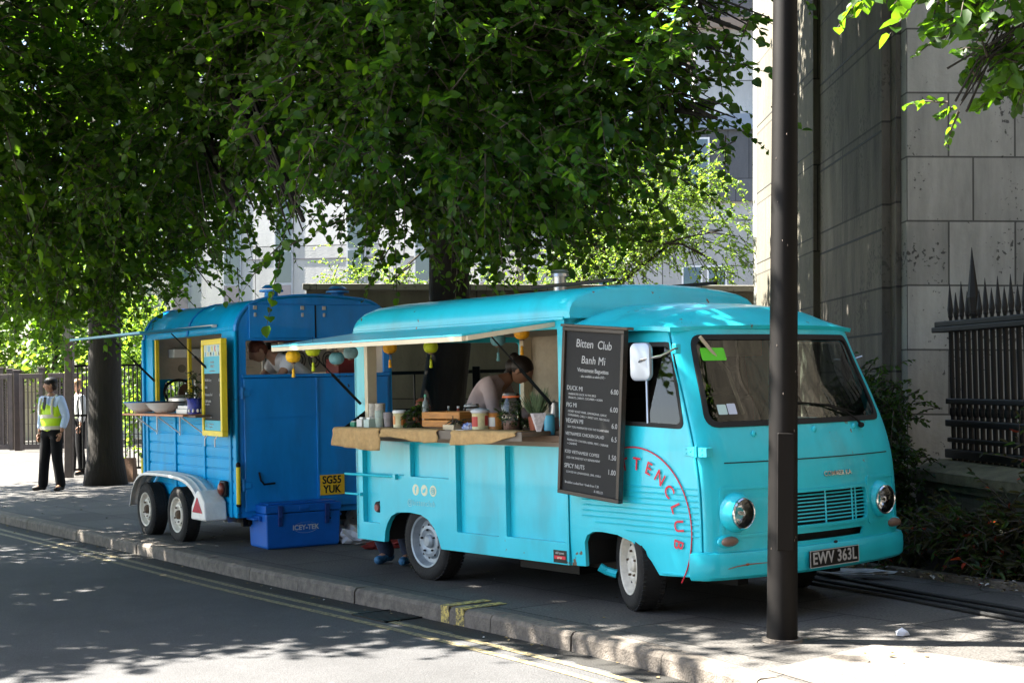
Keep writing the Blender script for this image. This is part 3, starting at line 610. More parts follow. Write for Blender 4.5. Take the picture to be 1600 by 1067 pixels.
def sprays(blobs, dens, k=11, L=.52, size=.085, droop=.30, rng=RNG, shell=.55, cl=3.2, bs=.30):
    P, D, N, S, T = [], [], [], [], []
    for (cx, cy, cz, rx, ry, rz, *w) in blobs:
        vol = 4.19*rx*ry*rz; sc = w[0] if w else 1.0; ss = w[1] if len(w) > 1 else 1.0
        ns = max(3, int(vol*dens*sc)); u = rng.normal(size=(ns, 3)); u /= np.linalg.norm(u, axis=1, keepdims=True)
        r = rng.random(ns)**(1/3*(1-shell)+.02) ; c = np.array((cx, cy, cz)); rr = np.array((rx, ry, rz))
        # lumpy outline
        lump = .78+.28*np.sin(u[:, 0]*5+cx*3)*np.cos(u[:, 2]*4+cz*2)+.12*np.sin(u[:, 1]*9)
        nb = max(4, int(vol*cl)+2); bi_ = rng.integers(0, nb, ns); bo_ = (c+u*rr*(r*lump)[:, None])[:nb] if nb <= ns else c+u*rr*(r*lump)[:, None]
        sg_ = bs*min(1.0, min(rx, rz)/.45); o = bo_[bi_ % len(bo_)]+rng.normal(size=(ns, 3))*np.array((sg_, sg_, sg_*.5))
        ub = (bo_-c)/rr; u = ub[bi_ % len(bo_)]; u = u/(np.linalg.norm(u, axis=1, keepdims=True)+1e-6)
        d = u*np.array((1, 1, .5))+rng.normal(size=(ns, 3))*.55; d[:, 2] -= .12; d /= np.linalg.norm(d, axis=1, keepdims=True)
        ll = L*ss*rng.uniform(.55, 1.35, ns); lsz = rng.uniform(.78, 1.22, ns)
        t = (np.arange(k)+.6)/k
        pts = o[:, None, :]+d[:, None, :]*(t[None, :, None]*ll[:, None, None]); pts[:, :, 2] -= droop*ll[:, None]*(t**2)[None, :]
        tang = np.repeat(d[:, None, :], k, 1).copy(); tang[:, :, 2] -= 2*droop*t[None, :]
        tang /= np.linalg.norm(tang, axis=2, keepdims=True)
        side = np.cross(tang, (0, 0, 1)); side /= np.linalg.norm(side, axis=2, keepdims=True)+1e-6; sg = np.where(np.arange(k) % 2 == 0, 1, -1)[None, :, None]
        ld = side*sg*.85+tang*.55+rng.normal(size=pts.shape)*.42; ld[:, :, 2] -= .22
        nn = np.zeros_like(pts); nn[:, :, 2] = 1; nn += rng.normal(size=pts.shape)*.55
        sz = size*ss*rng.uniform(.48, 1.28, (ns, k))*(1-.25*t[None, :])*lsz[:, None]
        P.append(pts.reshape(-1, 3)); D.append(ld.reshape(-1, 3)); N.append(nn.reshape(-1, 3)); S.append(sz.reshape(-1))
        tw = np.stack([o, o+d*ll[:, None]*.5-np.array((0, 0, 1))*droop*(ll*.25)[:, None], pts[:, -1]], 1); T.append(tw)
    return np.concatenate(P), np.concatenate(D), np.concatenate(N), np.concatenate(S), np.concatenate(T)
def PB(px, py, Y, rx, ry, rz, *w): p = atY(px, py, Y); return (p.x, p.y, p.z, rx, ry, rz, *w)
def limbs(base, blobs, r0, r1, trunk, hub):
    """trunk polyline with radii, then bent limbs from hub points to the blobs"""
    mb = MB(); rnd = random.Random(3)
    mb.tube([Vector(p[:3]) for p in trunk], [p[3] for p in trunk], 14)
    for b in blobs:
        c = Vector(b[:3]); h = min(hub, key=lambda q: (Vector(q)-c).length+rnd.uniform(0, 1)); h = Vector(h); Ld = (c-h).length
        m1 = h.lerp(c, .35)+Vector((rnd.uniform(-.2, .2), rnd.uniform(-.2, .2), .12*Ld)); m2 = h.lerp(c, .7)+Vector((rnd.uniform(-.2, .2), rnd.uniform(-.2, .2), .10*Ld))
        mb.tube([h, m1, m2, c], [r1, r1*.7, r1*.4, r1*.15], 7)
        for k in range(4):
            e = c+Vector((rnd.uniform(-1, 1)*b[3], rnd.uniform(-1, 1)*b[4], rnd.uniform(-.8, .6)*b[5])); mb.tube([m2.lerp(c, rnd.random()), (m2+e)/2+Vector((0, 0, .1)), e], [r1*.25, r1*.15, .006], 5)
    return mb
def tree(name, label, base, trunk, hub, blobs, dens, size, mats, group=None, r1=.09, **kw):
    root = thing(name, label, 'tree', base, 0, group); B = Vector(base)
    limbs(base, blobs, 0, r1, trunk, hub).build('trunk', BARK, root, smooth='all', M=Matrix.Translation(-B))
    P, D, N, S, T = sprays(blobs, dens, size=size, **kw)
    P = P-np.array(B); T = T-np.array(B)
    crown_mesh('crown', P, D, N, S, mats, T, parent=root); return root, len(P)

bB = [PB(1000, 110, 13, .75, 1.5, .65), PB(890, 200, 13.2, .9, 1.7, .75), PB(760, 240, 13.2, 1.0, 1.8, .85), PB(640, 210, 13, 1.0, 1.8, .85), PB(700, 60, 13, 1.5, 2.2, 1.0),
      PB(930, -60, 13.5, 1.4, 2.2, 1.0), PB(1060, 20, 12.6, .6, .9, .5), PB(560, -120, 14, 2.0, 3, 1.2, .8), PB(710, 325, 15.2, 1.1, 1.3, .40), PB(620, 310, 14.5, .5, .9, .35), PB(850, 335, 14, .45, .8, .35),
      PB(1090, 110, 12, .42, .5, .28, .7), PB(1120, 185, 12, .22, .3, .22, .7), PB(1165, 50, 11.8, .22, .3, .16, .8), PB(1050, 170, 12.5, .35, .5, .3, .8), (-.5, 16.8, 8.2, 2.8, 2.6, 1.3, .5, 1.5), (-2.8, 20.6, 7.2, 3.0, 1.8, 1.3, .5, 1.5), PB(800, -350, 15, 3.2, 4.0, 1.4, .5, 1.4), PB(1000, -420, 16, 2.5, 4.0, 1.4, .5, 1.4), PB(530, 150, 13.5, .7, 1.5, .5), (-2.9, 11.85, 6.3, 2.2, 1.7, .9, .6, 1.5), (-1.2, 10.85, 6.4, 1.8, .9, .8, .55, 1.4), PB(940, 300, 13.5, .35, .6, .25, .7)]  # lobes in plain coordinates are added high up to shade walls, van and road
tb = atY(690, 590, 16.8); tb.z = 0
tree('lime_tree', 'large lime tree with leaning dark trunk rising behind the turquoise van', tb, [(tb.x-.15, 16.8, -.1, .33), (tb.x-.05, 16.8, 1.0, .27), (tb.x+.1, 16.8, 2.0, .24), (tb.x+.12, 16.6, 3.2, .22), (tb.x+.2, 16.3, 4.6, .2), (tb.x+.1, 16, 7.0, .12)],
     [(tb.x+.12, 16.6, 3.2), (tb.x+.2, 16.3, 4.6), (tb.x+.12, 16.1, 5.8)], bB, 47, .09, [LEAF])
bA = [PB(60, 250, 17, 1.8, 3, 1.6), PB(250, 190, 16, 1.6, 3, 1.4), PB(120, 405, 18, 1.5, 2, .6), PB(330, 215, 15, .75, 1.5, .50), PB(430, 90, 15, 1.4, 2.2, 1.1), PB(-190, 200, 16, 2.5, 3, 1.8, .7), PB(200, -120, 16, 3, 3.5, 1.4, .7),
      PB(400, 200, 14, .5, .9, .34), PB(474, 345, 12, .13, .2, .28, 1.3), PB(450, 300, 12.5, .3, .4, .25), PB(370, 330, 14, .3, .4, .18), (-5.6, 12.6, 6.6, 2.6, 2.0, 1.0, .55, 1.5), (-11.2, 25.3, 6.2, 2.4, 1.8, 1.2, .5, 1.4), (-12.0, 19.8, 6.2, 3.2, 3.0, 1.2, .8, 1.6), (-9.8, 19.5, 6.0, 1.8, 2.4, .8, .9, 1.5), (-9.6, 22.4, 6.4, 2.4, 2.2, 1.0, .8, 1.5), (-8.6, 12.0, 6.4, 2.6, 1.6, 1.0, .55, 1.5), PB(30, 450, 20, 1.3, 1.5, .4), PB(210, 390, 18, .6, 1.2, .45), PB(-500, 0, 13, 3.2, 2.6, 1.6, .5, 1.5), PB(-900, -200, 13.5, 3.0, 2.8, 1.6, .5, 1.5), PB(0, -420, 14, 3.5, 3.6, 1.4, .5, 1.5), PB(-1000, 100, 19, 3, 4, 2, .4, 1.5)]  # lobes in plain coordinates are off-frame, added to shade trunk, pavement and road
ta = gnd(165, 757); 
tree('lime_tree', 'large lime tree with straight dark trunk left of the blue trailer', (ta.x, ta.y, 0), [(ta.x, ta.y, -.1, .38), (ta.x, ta.y, .5, .29), (ta.x+.02, ta.y, 2.5, .26), (ta.x, ta.y, 3.8, .26), (ta.x+.1, ta.y-1, 5.2, .2), (ta.x+.2, ta.y-3, 7.5, .15)],
     [(ta.x, ta.y, 3.4), (ta.x+.1, ta.y-.8, 4.8), (ta.x+.2, ta.y-2.5, 6.8)], bA, 35, .09, [LEAF], r1=.13)
bC = [PB(1000, 320, 24, .9, 1.0, .75), PB(1070, 290, 24, .6, .8, .6), PB(960, 400, 23, .7, .9, .5), PB(1060, 380, 24, .9, .9, .5), PB(1130, 360, 23, .45, .6, .35, .6), PB(900, 380, 24, .6, .8, .6), PB(1120, 410, 23, .5, .5, .25, .6), PB(880, 300, 24, .6, .8, .6), PB(1000, 240, 24, .5, .6, .35, .6), PB(600, 450, 24, .8, .8, .35), PB(840, 430, 24, .8, .8, .4)]
tc_ = atY(912, 590, 23.5); tc_.z = 0
tree('birch_tree', 'small sunlit yellow green tree between the lime tree and the grey clad building', tc_, [(tc_.x, 23.5, 0, .13), (tc_.x-.05, 23.5, 2.5, .12), (tc_.x+.05, 23.5, 4.0, .10), (tc_.x, 23.5, 5.2, .05)], [(tc_.x, 23.5, 2.6), (tc_.x+.03, 23.5, 3.6), (tc_.x, 23.5, 4.3)], bC, 170, .052, [LEAF2], L=.4, r1=.05)
bD = [PB(1570, 60, 7, .22, .3, .22, 1.6, .8), PB(1630, 120, 7, .22, .3, .22, 1.6, .8), PB(1525, 95, 6.9, .09, .15, .12, 3.0, .8), PB(1590, -60, 7, .5, .5, .25), PB(1700, 20, 7.2, .6, .6, .4), PB(1800, -200, 7.4, 1.2, 1.2, .7, .6), PB(1478, -15, 6.9, .05, .1, .05, 2.0, .7), PB(1500, 165, 6.9, .04, .04, .05, 5.0, .6), (.4, 7.7, 7.4, 1.6, 1.2, .9, .4, 1.5)]  # last lobe is out of view, added to shade the hanging branch
tree('plane_tree', 'tree just out of view whose low leafy branch hangs in front of the stone wall', (4.2, 7.6, 0), [(4.2, 7.6, 0, .2), (4.2, 7.6, 2.5, .17), (4.0, 7.5, 4.6, .12)], [(4.15, 7.55, 3.0), (4.0, 7.5, 4.2)], bD, 130, .085, [LEAF], L=.26, r1=.02, bs=.16, cl=14)
# sunlit trees beyond the fence, left
bE = [PB(40, 520, 44, 2.4, 1.8, 1.4), PB(140, 500, 42, 2.0, 1.6, 1.6), PB(-80, 500, 44, 2.5, 2, 1.8), PB(210, 560, 40, 1.2, 1, 1.6), PB(90, 420, 45, 3, 2, 1.6)]
tree('maple_tree', 'bright sunlit tree above the beige wall beyond the gates', (-13, 43, 0), [(-13, 43, 0, .22), (-13, 43, 2.5, .18), (-13, 43, 4.5, .1)], [(-13, 43, 2.4), (-13, 43, 4)], bE, 9, .17, [LEAF2], L=.9, r1=.07)
bF = [PB(225, 560, 32, .75, .8, 1.3), PB(240, 640, 32, .6, .8, .8), PB(200, 600, 33, .5, .8, 1.0)]
tree('elder_bush', 'bright green bush growing behind the black fence beside the blue trailer', (-7.5, 32.5, 0), [(-7.5, 32.5, 0, .06), (-7.5, 32.5, 1.8, .04)], [(-7.5, 32.5, .8), (-7.5, 32.5, 1.6)], bF, 45, .11, [LEAF2], L=.5, r1=.03)
def shrub(name, label, base, blobs, dens, size, mats, probs=None, slim=.5, L=.3, droop=.1, group=None):
    root = thing(name, label, 'shrub', base, 0, group); B = Vector(base)
    P, D, N, S, T = sprays([(b[0]+B.x, b[1]+B.y, b[2]+B.z, *b[3:]) for b in blobs], dens, k=8, L=L, size=size, droop=droop)
    mi = RNG.choice(len(mats), len(P), p=probs) if probs else None
    crown_mesh('foliage', P-np.array(B), D, N, S, mats, T-np.array(B), slim=slim, midx=mi, parent=root)
    mb = MB()
    for b in blobs:
        for k in range(3): mb.tube([(random.uniform(-.05, .05), random.uniform(-.05, .05), 0), (b[0]*.5, b[1]*.5, b[2]*.6), (b[0]+random.uniform(-.1, .1), b[1]+random.uniform(-.1, .1), b[2]+b[5]*.5)], [.014, .01, .004], 5)
    mb.build('stems', TWIG, root)
PH = [LEAF4, LEAFR, LEAF3]; pr = [.58, .05, .37]
for (x, y, lb, bl) in ((3.25, 12.35, 'reddish leafed shrub nearest the van front in the planting bed', [(0, 0, .26, .30, .3, .18), (.15, 0, .42, .16, .2, .10)]),
                       (3.55, 11.6, 'broad reddish leafed shrub in the middle of the planting bed', [(0, 0, .26, .33, .3, .18), (.05, .1, .42, .22, .2, .08), (-.1, .05, .18, .3, .3, .13)]),
                       (4.0, 11.35, 'taller shrub with red shoots in front of the spiked railing', [(0, 0, .3, .3, .3, .2), (.06, .05, .85, .14, .14, .14), (.1, 0, 1.08, .11, .11, .07), (.2, 0, .25, .3, .3, .2)]),
                       (4.3, 10.4, 'reddish leafed shrub cut by the right edge of the picture', [(0, 0, .28, .4, .35, .22)])):
    shrub('photinia_shrub', lb, (x, y, .03), bl, 1700, .085, PH, pr, slim=.42, group='shrubs in the planting bed')
shrub('climber_shrub', 'dark green small leafed shrub against the stone wall behind the van front', (3.25, 13.55, .03), [(0, 0, .5, .3, .25, .5), (-.02, 0, 1.0, .28, .22, .45), (.05, .0, 1.35, .26, .2, .22), (.2, -.1, .35, .2, .2, .3)], 3000, .055, [LEAF3], slim=.7, L=.25, droop=.3)

# ------------------------------------------------------------ turquoise food van
A = math.atan2(1850, 2350); VO = gnd(664, 907); VROT = A-math.pi/2
fwd = Vector((math.sin(A), -math.cos(A), 0)); inw = Vector((math.cos(A), math.sin(A), 0))
def VW(s, v, h): return VO+fwd*s+inw*v+Vector((0, 0, h))
van = thing('food_van', 'turquoise vintage food van with open serving hatch parked on the pavement', 'van', VO, VROT)
W = 1.93
def ident(u, v): return (u, 0, v)
# side skin (viewed from the road)
archR = [(-.58, .27), (-.565, .36), (-.53, .43), (-.47, .49), (-.38, .525), (-.20, .535), (-.04, .525), (.06, .49), (.14, .43), (.19, .36), (.235, .27)]
archF = [(1.955, .28), (1.955, .45), (1.985, .50), (2.05, .53), (2.15, .535), (2.30, .525), (2.44, .49), (2.55, .44), (2.63, .37), (2.70, .285)]
body = [(-1.0, .27)] + archR + [(1.80, .275), (1.80, 2.03), (-1.0, 2.03)]
win = rrect(-.82, 1.72, 1.145, 1.955, .012, 2)
def poly_panel(pts, r=.012): return roundpoly(pts, r, 2)
pan = [poly_panel([(-.90, .42), (-.64, .42), (-.64, .62), (-.62, .80), (-.40, .83), (-.27, .83), (-.27, 1.105), (-.90, 1.105)]),
       rrect(-.18, .36, .83, 1.105, .012, 2), rrect(.45, .99, .42, 1.105, .012, 2), rrect(1.08, 1.76, .43, 1.105, .012, 2)]
sheet('side_panel', body, [win]+pan, lambda u, v: (u, 0, v), TURQ, van, th=.045, away=(0, 1, 1), bevel=.006)
sheet('inner_panel', [(-.95, .40), (-.56, .40), (-.53, .45), (-.47, .505), (-.38, .54), (-.20, .55), (-.04, .54), (.06, .505), (.14, .45), (.19, .40), (1.785, .40), (1.785, 1.13), (-.95, 1.13)], [], lambda u, v: (u, .0455, v), TURQ_D, van, th=.01, away=(0, 1, 1))
sheet('far_side_panel', [(-1.0, .27), (1.8, .27), (1.8, 2.03), (-1.0, 2.03)], [], lambda u, v: (u, W, v), TURQ, van, th=.02, away=(0, 1, 1))
# rear wall with open hatch
sheet('rear_frame', [(.0, .27), (W, .27), (W, 2.03), (0, 2.03)], [rrect(.13, 1.80, 1.02, 1.94, .04, 3)], lambda u, v: (-.999, u, v), TURQ, van, th=.04, away=(0, 1, 1), bevel=.008)
# roof of the box body
def roofsec(k=1.0, drop=0):
    half = [(0, 2.03), (-.006, 2.07), (.0, 2.12), (.022, 2.165), (.07, 2.205), (.16, 2.237), (.32, 2.262), (.6, 2.285), (.975, 2.295)]
    return half+[(W-v, h) for v, h in half[-2::-1]]
mb = MB(); secs = []
for s, ins, dr in ((-1.0, .02, .20), (-.995, .012, .13), (-.975, .0, .08), (-.93, 0, .035), (-.84, 0, .008), (-.7, 0, 0), (0.2, 0, 0), (1.2, 0, 0), (1.72, 0, 0), (1.80, 0, .003), (1.845, .006, .02), (1.865, .02, .055)):
    sec = roofsec(); out = []
    for v, h in sec:
        f = max(0, (h-2.05)/.245); out.append((s, v+(ins if v < .975 else -ins)*f, min(h, h-dr*f)))
    secs.append(out)
n = len(secs[0]); vs = [p for s_ in secs for p in s_]
fs = [(i*n+j, i*n+j+1, (i+1)*n+j+1, (i+1)*n+j) for i in range(len(secs)-1) for j in range(n-1)]+[tuple(range(n))[::-1], tuple(range((len(secs)-1)*n, len(secs)*n))]
mb.add(vs, fs); roof = mb.build('roof', TURQ, van, smooth=True)
mb = MB(); mb.box(-.97, 1.80, -.012, .004, 2.018, 2.042); mb.tube([(-1.0, -.006, 2.03), (-1.01, .2, 2.04), (-1.01, 1.75, 2.04), (-1.0, W+.006, 2.03)], .012, 6); mb.build('gutter', TURQ, roof, bevel=.004)
mb = MB(); mb.frustum((.93, .7, 2.28), (.93, .7, 2.40), .05, .05, 20); mb.frustum((.93, .7, 2.40), (.93, .7, 2.425), .075, .07, 20); mb.frustum((.93, .7, 2.435), (.93, .7, 2.455), .075, .06, 20); mb.build('vent_pipe', STEEL, roof, smooth=True)
mb = MB()
for v in (.45, 1.5): mb.box(.9, 1.85, v-.02, v+.02, 2.30, 2.325)
mb.build('roof_rail', BLACKM, roof, bevel=.004)
# front bulkhead skin between body roof and cab, plus pillar
sheet('bulkhead', [(0.0, .30), (W, .30), (W, 2.05), (0, 2.05)], [], lambda u, v: (1.80, u, v), TURQ, van, th=.02, away=(0, 1, 1))
# cab side
A_ = [(2.765, 1.90), (2.80, 1.80), (2.855, 1.66), (2.94, 1.47), (3.03, 1.24), (3.085, 1.05), (3.11, .87), (3.118, .65), (3.118, .46), (3.105, .33)]
cab_out = [(1.803, .275)] + archF + [(2.75, .285), (3.09, .30)] + [(a+.035, b) for a, b in A_[::-1]] + [(1.803, 1.925)]
dw = roundpoly([(2.15, 1.30), (2.965, 1.27), (2.80, 1.815), (2.15, 1.83)], [.03, .06, .06, .03], 5)
door_o = roundpoly([(2.06, 1.895), (2.06, .60), (2.06, .56), (2.16, .555), (2.31, .545), (2.46, .51), (2.575, .455), (2.655, .38), (2.72, .31), (3.095, .31)]+[(a-.003, b) for a, b in A_[::-1][1:-1]]+[(2.758, 1.895)], .008, 1)
door_i = roundpoly([(2.052, 1.903), (2.052, .548), (2.16, .543), (2.305, .533), (2.45, .498), (2.56, .445), (2.64, .37), (2.705, .293), (3.103, .297)]+[(a+.005, b) for a, b in A_[::-1][1:-1]]+[(2.768, 1.903)], .008, 1)
def cabside(u, v, off=0):
    # gentle tumblehome above the waist, tucks in a little at the sill
    return (u, off+max(0, v-1.15)**1.2*.13+max(0, .5-v)*.05, v)
CV = [.3+.1*i for i in range(17)]; CU = [1.9+.15*i for i in range(9)]
sheet('cab_side', cab_out, [dw] if False else [roundpoly([(2.13, 1.28), (2.98, 1.25), (2.81, 1.835), (2.13, 1.85)], [.03, .06, .06, .03], 5)], lambda u, v: cabside(u, v, .012), TURQ, van, th=.03, cu=CU, cv=CV, away=(2.4, 1, 1), smooth=True)
door = sheet('door', door_o, [dw], lambda u, v: cabside(u, v, 0), TURQ, van, th=.010, cu=CU, cv=CV, away=(2.4, 1, 1), smooth=True)
mb = MB()
def pathon(pts, off): return [Vector(cabside(a, b, off)) for a, b in pts]
mb.tube(pathon(A_+[(3.07, .305), (2.74, .305)], -.003), .006, 6)
mb.build('door_seam_bead', TURQ, door)
mb = MB()
for k in range(9):
    z = .565+.038*k; x0 = 1.97 if k > 1 else (2.42 if k == 0 else 2.1); mb.tube([(x0-.02, -.0, z), (x0, -.006, z), (3.085, -.006+.0, z), (3.1, .0, z)], [.002, .0045, .0045, .002], 6)
mb.build('ribs', TURQ, door)
ring = roundpoly([(2.135, 1.285), (2.98, 1.255), (2.812, 1.83), (2.135, 1.845)], [.03, .065, .065, .03], 5)
sheet('window_seal', ring, [roundpoly([(2.165, 1.315), (2.948, 1.285), (2.787, 1.80), (2.165, 1.815)], [.03, .055, .055, .03], 5)], lambda u, v: cabside(u, v, -.004), BLACKR, door, th=.012, cu=CU, cv=CV, away=(2.4, 1, 1))
sheet('window_glass', dw, [], lambda u, v: cabside(u, v, .006), GLASS, door, th=0, cu=CU, cv=CV)
mb = MB(); mb.tube([cabside(2.555, 1.82, 0), cabside(2.63, 1.29, 0)], .009, 6); mb.build('window_divider', STEEL, door)
sheet('far_cab_side', cab_out, [roundpoly([(2.13, 1.28), (2.98, 1.25), (2.81, 1.835), (2.13, 1.85)], [.03, .06, .06, .03], 5)], lambda u, v: (u, W-cabside(u, v, .012)[1], v), TURQ, van, th=.03, cu=CU, cv=CV, away=(2.4, 1, 1), smooth=True)
sheet('far_window', dw, [], lambda u, v: (u, W-cabside(u, v, .02)[1], v), GLASS, van, th=0, cu=CU, cv=CV)
# hinges
mb = MB(); mb.box(2.985, 3.085, -.012, .002, 1.085, 1.145); mb.box(3.115, 3.19, -.008, .05, 1.08, 1.14); mb.tube([(3.1, -.01, 1.075), (3.1, -.01, 1.15)], .010, 8)
for x, z in ((3.01, 1.10), (3.01, 1.13), (3.05, 1.115), (3.15, 1.095), (3.15, 1.125)): mb.ell((x, -.013, z), (.006, .004, .006), n=8, m=4)
mb.build('hinge', TURQ, van, bevel=.003)
mb = MB(); mb.box(3.08, 3.13, -.01, .0, .42, .45); mb.box(3.08, 3.13, -.01, .0, .36, .39); mb.build('hinge', STEEL, van, bevel=.003)
# front skin
EDGE = [(a+.02, b) for a, b in A_]+[(3.10, .27)]
def edge_s(h):
    P = EDGE
    if h >= P[0][1]: return P[0][0]-(h-P[0][1])*.3
    for (s0, h0), (s1, h1) in zip(P, P[1:]):
        if h <= h0 and h >= h1: return s0+(s1-s0)*(h0-h)/(h0-h1)
    return P[-1][0]
def smooth_edge(h): return sum(edge_s(h+d)*w for d, w in ((-.06, .25), (0, .5), (.06, .25)))
def front(v, h, off=0.0):
    t = min(1, abs(v-.975)/.975); s = smooth_edge(h)+.14*(1-t*t)+.05*(1-t**10)**.5+off
    tum = max(0, h-1.15)**1.2*.13*(1 if v < .975 else -1)*t**3
    return (s, v+tum, h)
FU = [.004, .012, .025, .045, .07, .1, .14]+[.2+.1*i for i in range(16)]+[W-x for x in (.14, .1, .07, .045, .025, .012, .004)]
FV = [.3+.06*i for i in range(28)]
ws_out = roundpoly([(.075, 1.265), (1.835, 1.265), (1.80, 1.875), (.12, 1.875)], [.09, .09, .09, .09], 6)
ws_in = roundpoly([(.110, 1.30), (1.80, 1.30), (1.765, 1.84), (.155, 1.84)], [.075]*4, 6)
grl = rrect(.52, 1.43, .60, .815, .035, 4); slot = roundpoly([(.58, .495), (1.37, .495), (1.40, .545), (.55, .545)], .01, 3)
sheet('front_panel', [(0, .285), (W, .285), (W, 1.93), (0, 1.93)], [ws_out, grl, slot], front, TURQ, van, th=.018, cu=FU, cv=FV, away=(2, .97, 1), smooth=True)
sheet('windscreen_seal', ws_out, [ws_in], lambda u, v: front(u, v, .008), BLACKR, van, th=.022, cu=FU, cv=FV, away=(2, .97, 1))
ws = sheet('windscreen', ws_in, [], lambda u, v: front(u, v, -.001), GLASS, van, th=0, cu=FU, cv=FV, smooth='all')
GRN = mat('green permit', (.10, .55, .02), .5); STK = mat('pale sticker', (.45, .60, .58), .5)
stick = sheet('permit_sticker', rrect(.18, .385, 1.70, 1.785, .01, 2), [], lambda u, v: front(u, v, .002), GRN, ws, th=0, cu=FU, cv=FV)
sheet('tax_disc', rrect(.19, .26, 1.345, 1.41, .006, 2), [], lambda u, v: front(u, v, .002), STK, ws, th=0); sheet('tax_disc', rrect(.267, .335, 1.345, 1.415, .006, 2), [], lambda u, v: front(u, v, .002), mat('pale blue sticker', (.5, .55, .68), .5), ws, th=0)
# grille
gr = MB(); gr.m = 0
def fbar(mb, v0, v1, h, r, off, n=18): mb.tube([front(v0+(v1-v0)*i/n, h, off) for i in range(n+1)], r, 6)
g = MB()
for k in range(8): fbar(g, .525, 1.425, .622+.0245*k, .0055, -.012)
for v in (.69, .98, 1.27, 1.31): g.tube([front(v, .60, -.006), front(v, .70, -.006), front(v, .815, -.006)], .006, 6)
gr_o = g.build('grille', TURQ, van, smooth=True)
sheet('grille_frame', rrect(.50, 1.45, .58, .835, .045, 4), [grl], lambda u, v: front(u, v, .012), TURQ, gr_o, th=.02, cu=FU, cv=FV, away=(2, .97, 1), bevel=.006)
sheet('radiator', rrect(.5, 1.45, .48, .83, .02, 2), [], lambda u, v: front(u, v, -.07), mat('dark radiator', (.01, .012, .012), .8, bump=.5, bscale=200), van, th=0, cu=FU)
# raised panel round the headlamps, seam across the nose, waist crease
for v0, v1 in ((.10, .49), (1.46, 1.85)):
    sheet('lamp_surround', rrect(v0-.01, v1+.01, .555, .885, .03, 3), [rrect(v0+.012, v1-.012, .577, .863, .02, 3)], lambda u, v: front(u, v, .007), TURQ, van, th=.012, cu=FU, cv=FV, away=(2, .97, 1), bevel=.004)
q = MB(); fbar(q, .15, 1.80, 1.035, .004, .001); q.build('nose_seam', BLACKR, van)
q = MB()
for v, h in ((.42, 1.215), (1.42, 1.23), (.97, 1.225)): q.ell(front(v, h, .004), (.012, .022, .022))
q.build('washer_jet', TURQ, van, smooth='all')
def lamp(v, h):
    c = Vector(front(v, h, 0)); M = frame(c, (0, 1, 0), (0.03, 0, 1))
    root = MB(); root.lathe([(.132, -.03), (.126, .010), (.112, .038), (.104, .052), (.098, .052)], M, 32); L = root.build('headlight', TURQ, van, smooth=True)
    q = MB(); q.lathe([(.100, .046), (.101, .062), (.094, .070), (.088, .064), (.086, .056)], M, 32); q.build('lamp_ring', CHROME, L, smooth=True)
    q = MB(); q.lathe([(.088, .062), (.07, .035), (.045, .005), (.02, -.01), (.0001, -.012)], M, 32); q.lathe([(.0001, .05), (.012, .05), (.014, .02), (.0001, .02)], M, 12); q.build('reflector', CHROME, L, smooth=True)
    q = MB(); q.lathe([(.090, .066), (.07, .078), (.04, .086), (.0001, .089)], M, 32)
    q.build('lens', glass('lamp glass', (.95, .97, 1), 1.6), L, smooth='all')
lamp(.21, .715); lamp(1.61, .715)
IND = mat('faded indicator lens', (.20, .13, .10), .3, var=.3, vscale=20)
for sg, v0 in ((0, .14), (1, 1.81)):
    c = Vector(front(v0, .535, .012)); q = MB(); q.ell(c, (.035, .075, .033), n=16, m=10); q.build('indicator', IND, van, smooth='all')
    q = MB(); q.ell(c-Vector((.018, 0, 0)), (.028, .095, .045), n=16, m=10); q.build('indicator_plinth', TURQ, van, smooth='all')
# bumper: wrap-round section
def bpath(off): return [(2.93, -.035+.0*off, 0), (3.03, -.045, 0)]+[]
mb = MB(); prof = [(0, .30), (.035, .292), (.055, .31), (.062, .37), (.060, .43), (.045, .462), (.01, .47), (-.02, .465), (-.02, .30)]; ring = []
N = 40
for i in range(N+1):
    a = -1+2*i/N; v = .975+1.02*math.copysign(min(1, abs(a)**.9), a)
    t = min(1, abs(v-.975)/1.02); s = 3.085+.14*(1-t*t)+.075*(1-t**9)**.5
    # outward normal in plan
    t2 = min(1, (abs(v-.975)+.01)/1.02); s2 = 3.085+.14*(1-t2*t2)+.075*(1-t2**9)**.5; nx = Vector((.01, (s-s2)*math.copysign(1, a))).normalized()
    if t > .995: nx = Vector((0, math.copysign(1, a)))
    for o_, h in prof: ring.append((s+nx.x*o_, v+nx.y*o_*.6, h))
m_ = len(prof); mb.add(ring, [(i*m_+j, i*m_+(j+1) % m_, (i+1)*m_+(j+1) % m_, (i+1)*m_+j) for i in range(N) for j in range(m_)]+[tuple(range(m_)), tuple(range(N*m_, (N+1)*m_))[::-1]])
bump = mb.build('bumper', TURQ, van, smooth=True)
mb = MB(); sp = [Vector((3.085+.14*(1-(abs(v-.975)/1.02)**2)+.075+.0635, v, h)) for v, h in ((.10, .365), (.16, .378), (.24, .385), (.32, .386), (.40, .385))]; mb.tube([(p.x-.008*(i == 0), p.y, p.z) for i, p in enumerate(sp)], [.002, .003, .004, .003, .002], 5); mb.ell(sp[2], (.004, .02, .008)); mb.build('rust_scratch', mat('rust', (.30, .08, .03), .8), bump)
c = Vector((3.085+.14+.075+.066, 1.0, .375)); M = frame(c, (-.04, 1, 0), (0, 0, 1)); q = MB(); q.box(-.262, .262, -.057, .057, -.006, .006, M); pl = q.build('number_plate', PLATEB, van, bevel=.004)
text('registration', 'EWV 363L', .112, SILVERT, pl, frame(c+Vector((.0068, 0, 0)), (-.04, 1, 0), (0, 0, 1)), sx=.92, bold=.002, ext=.001, space=1.05)
q = MB()
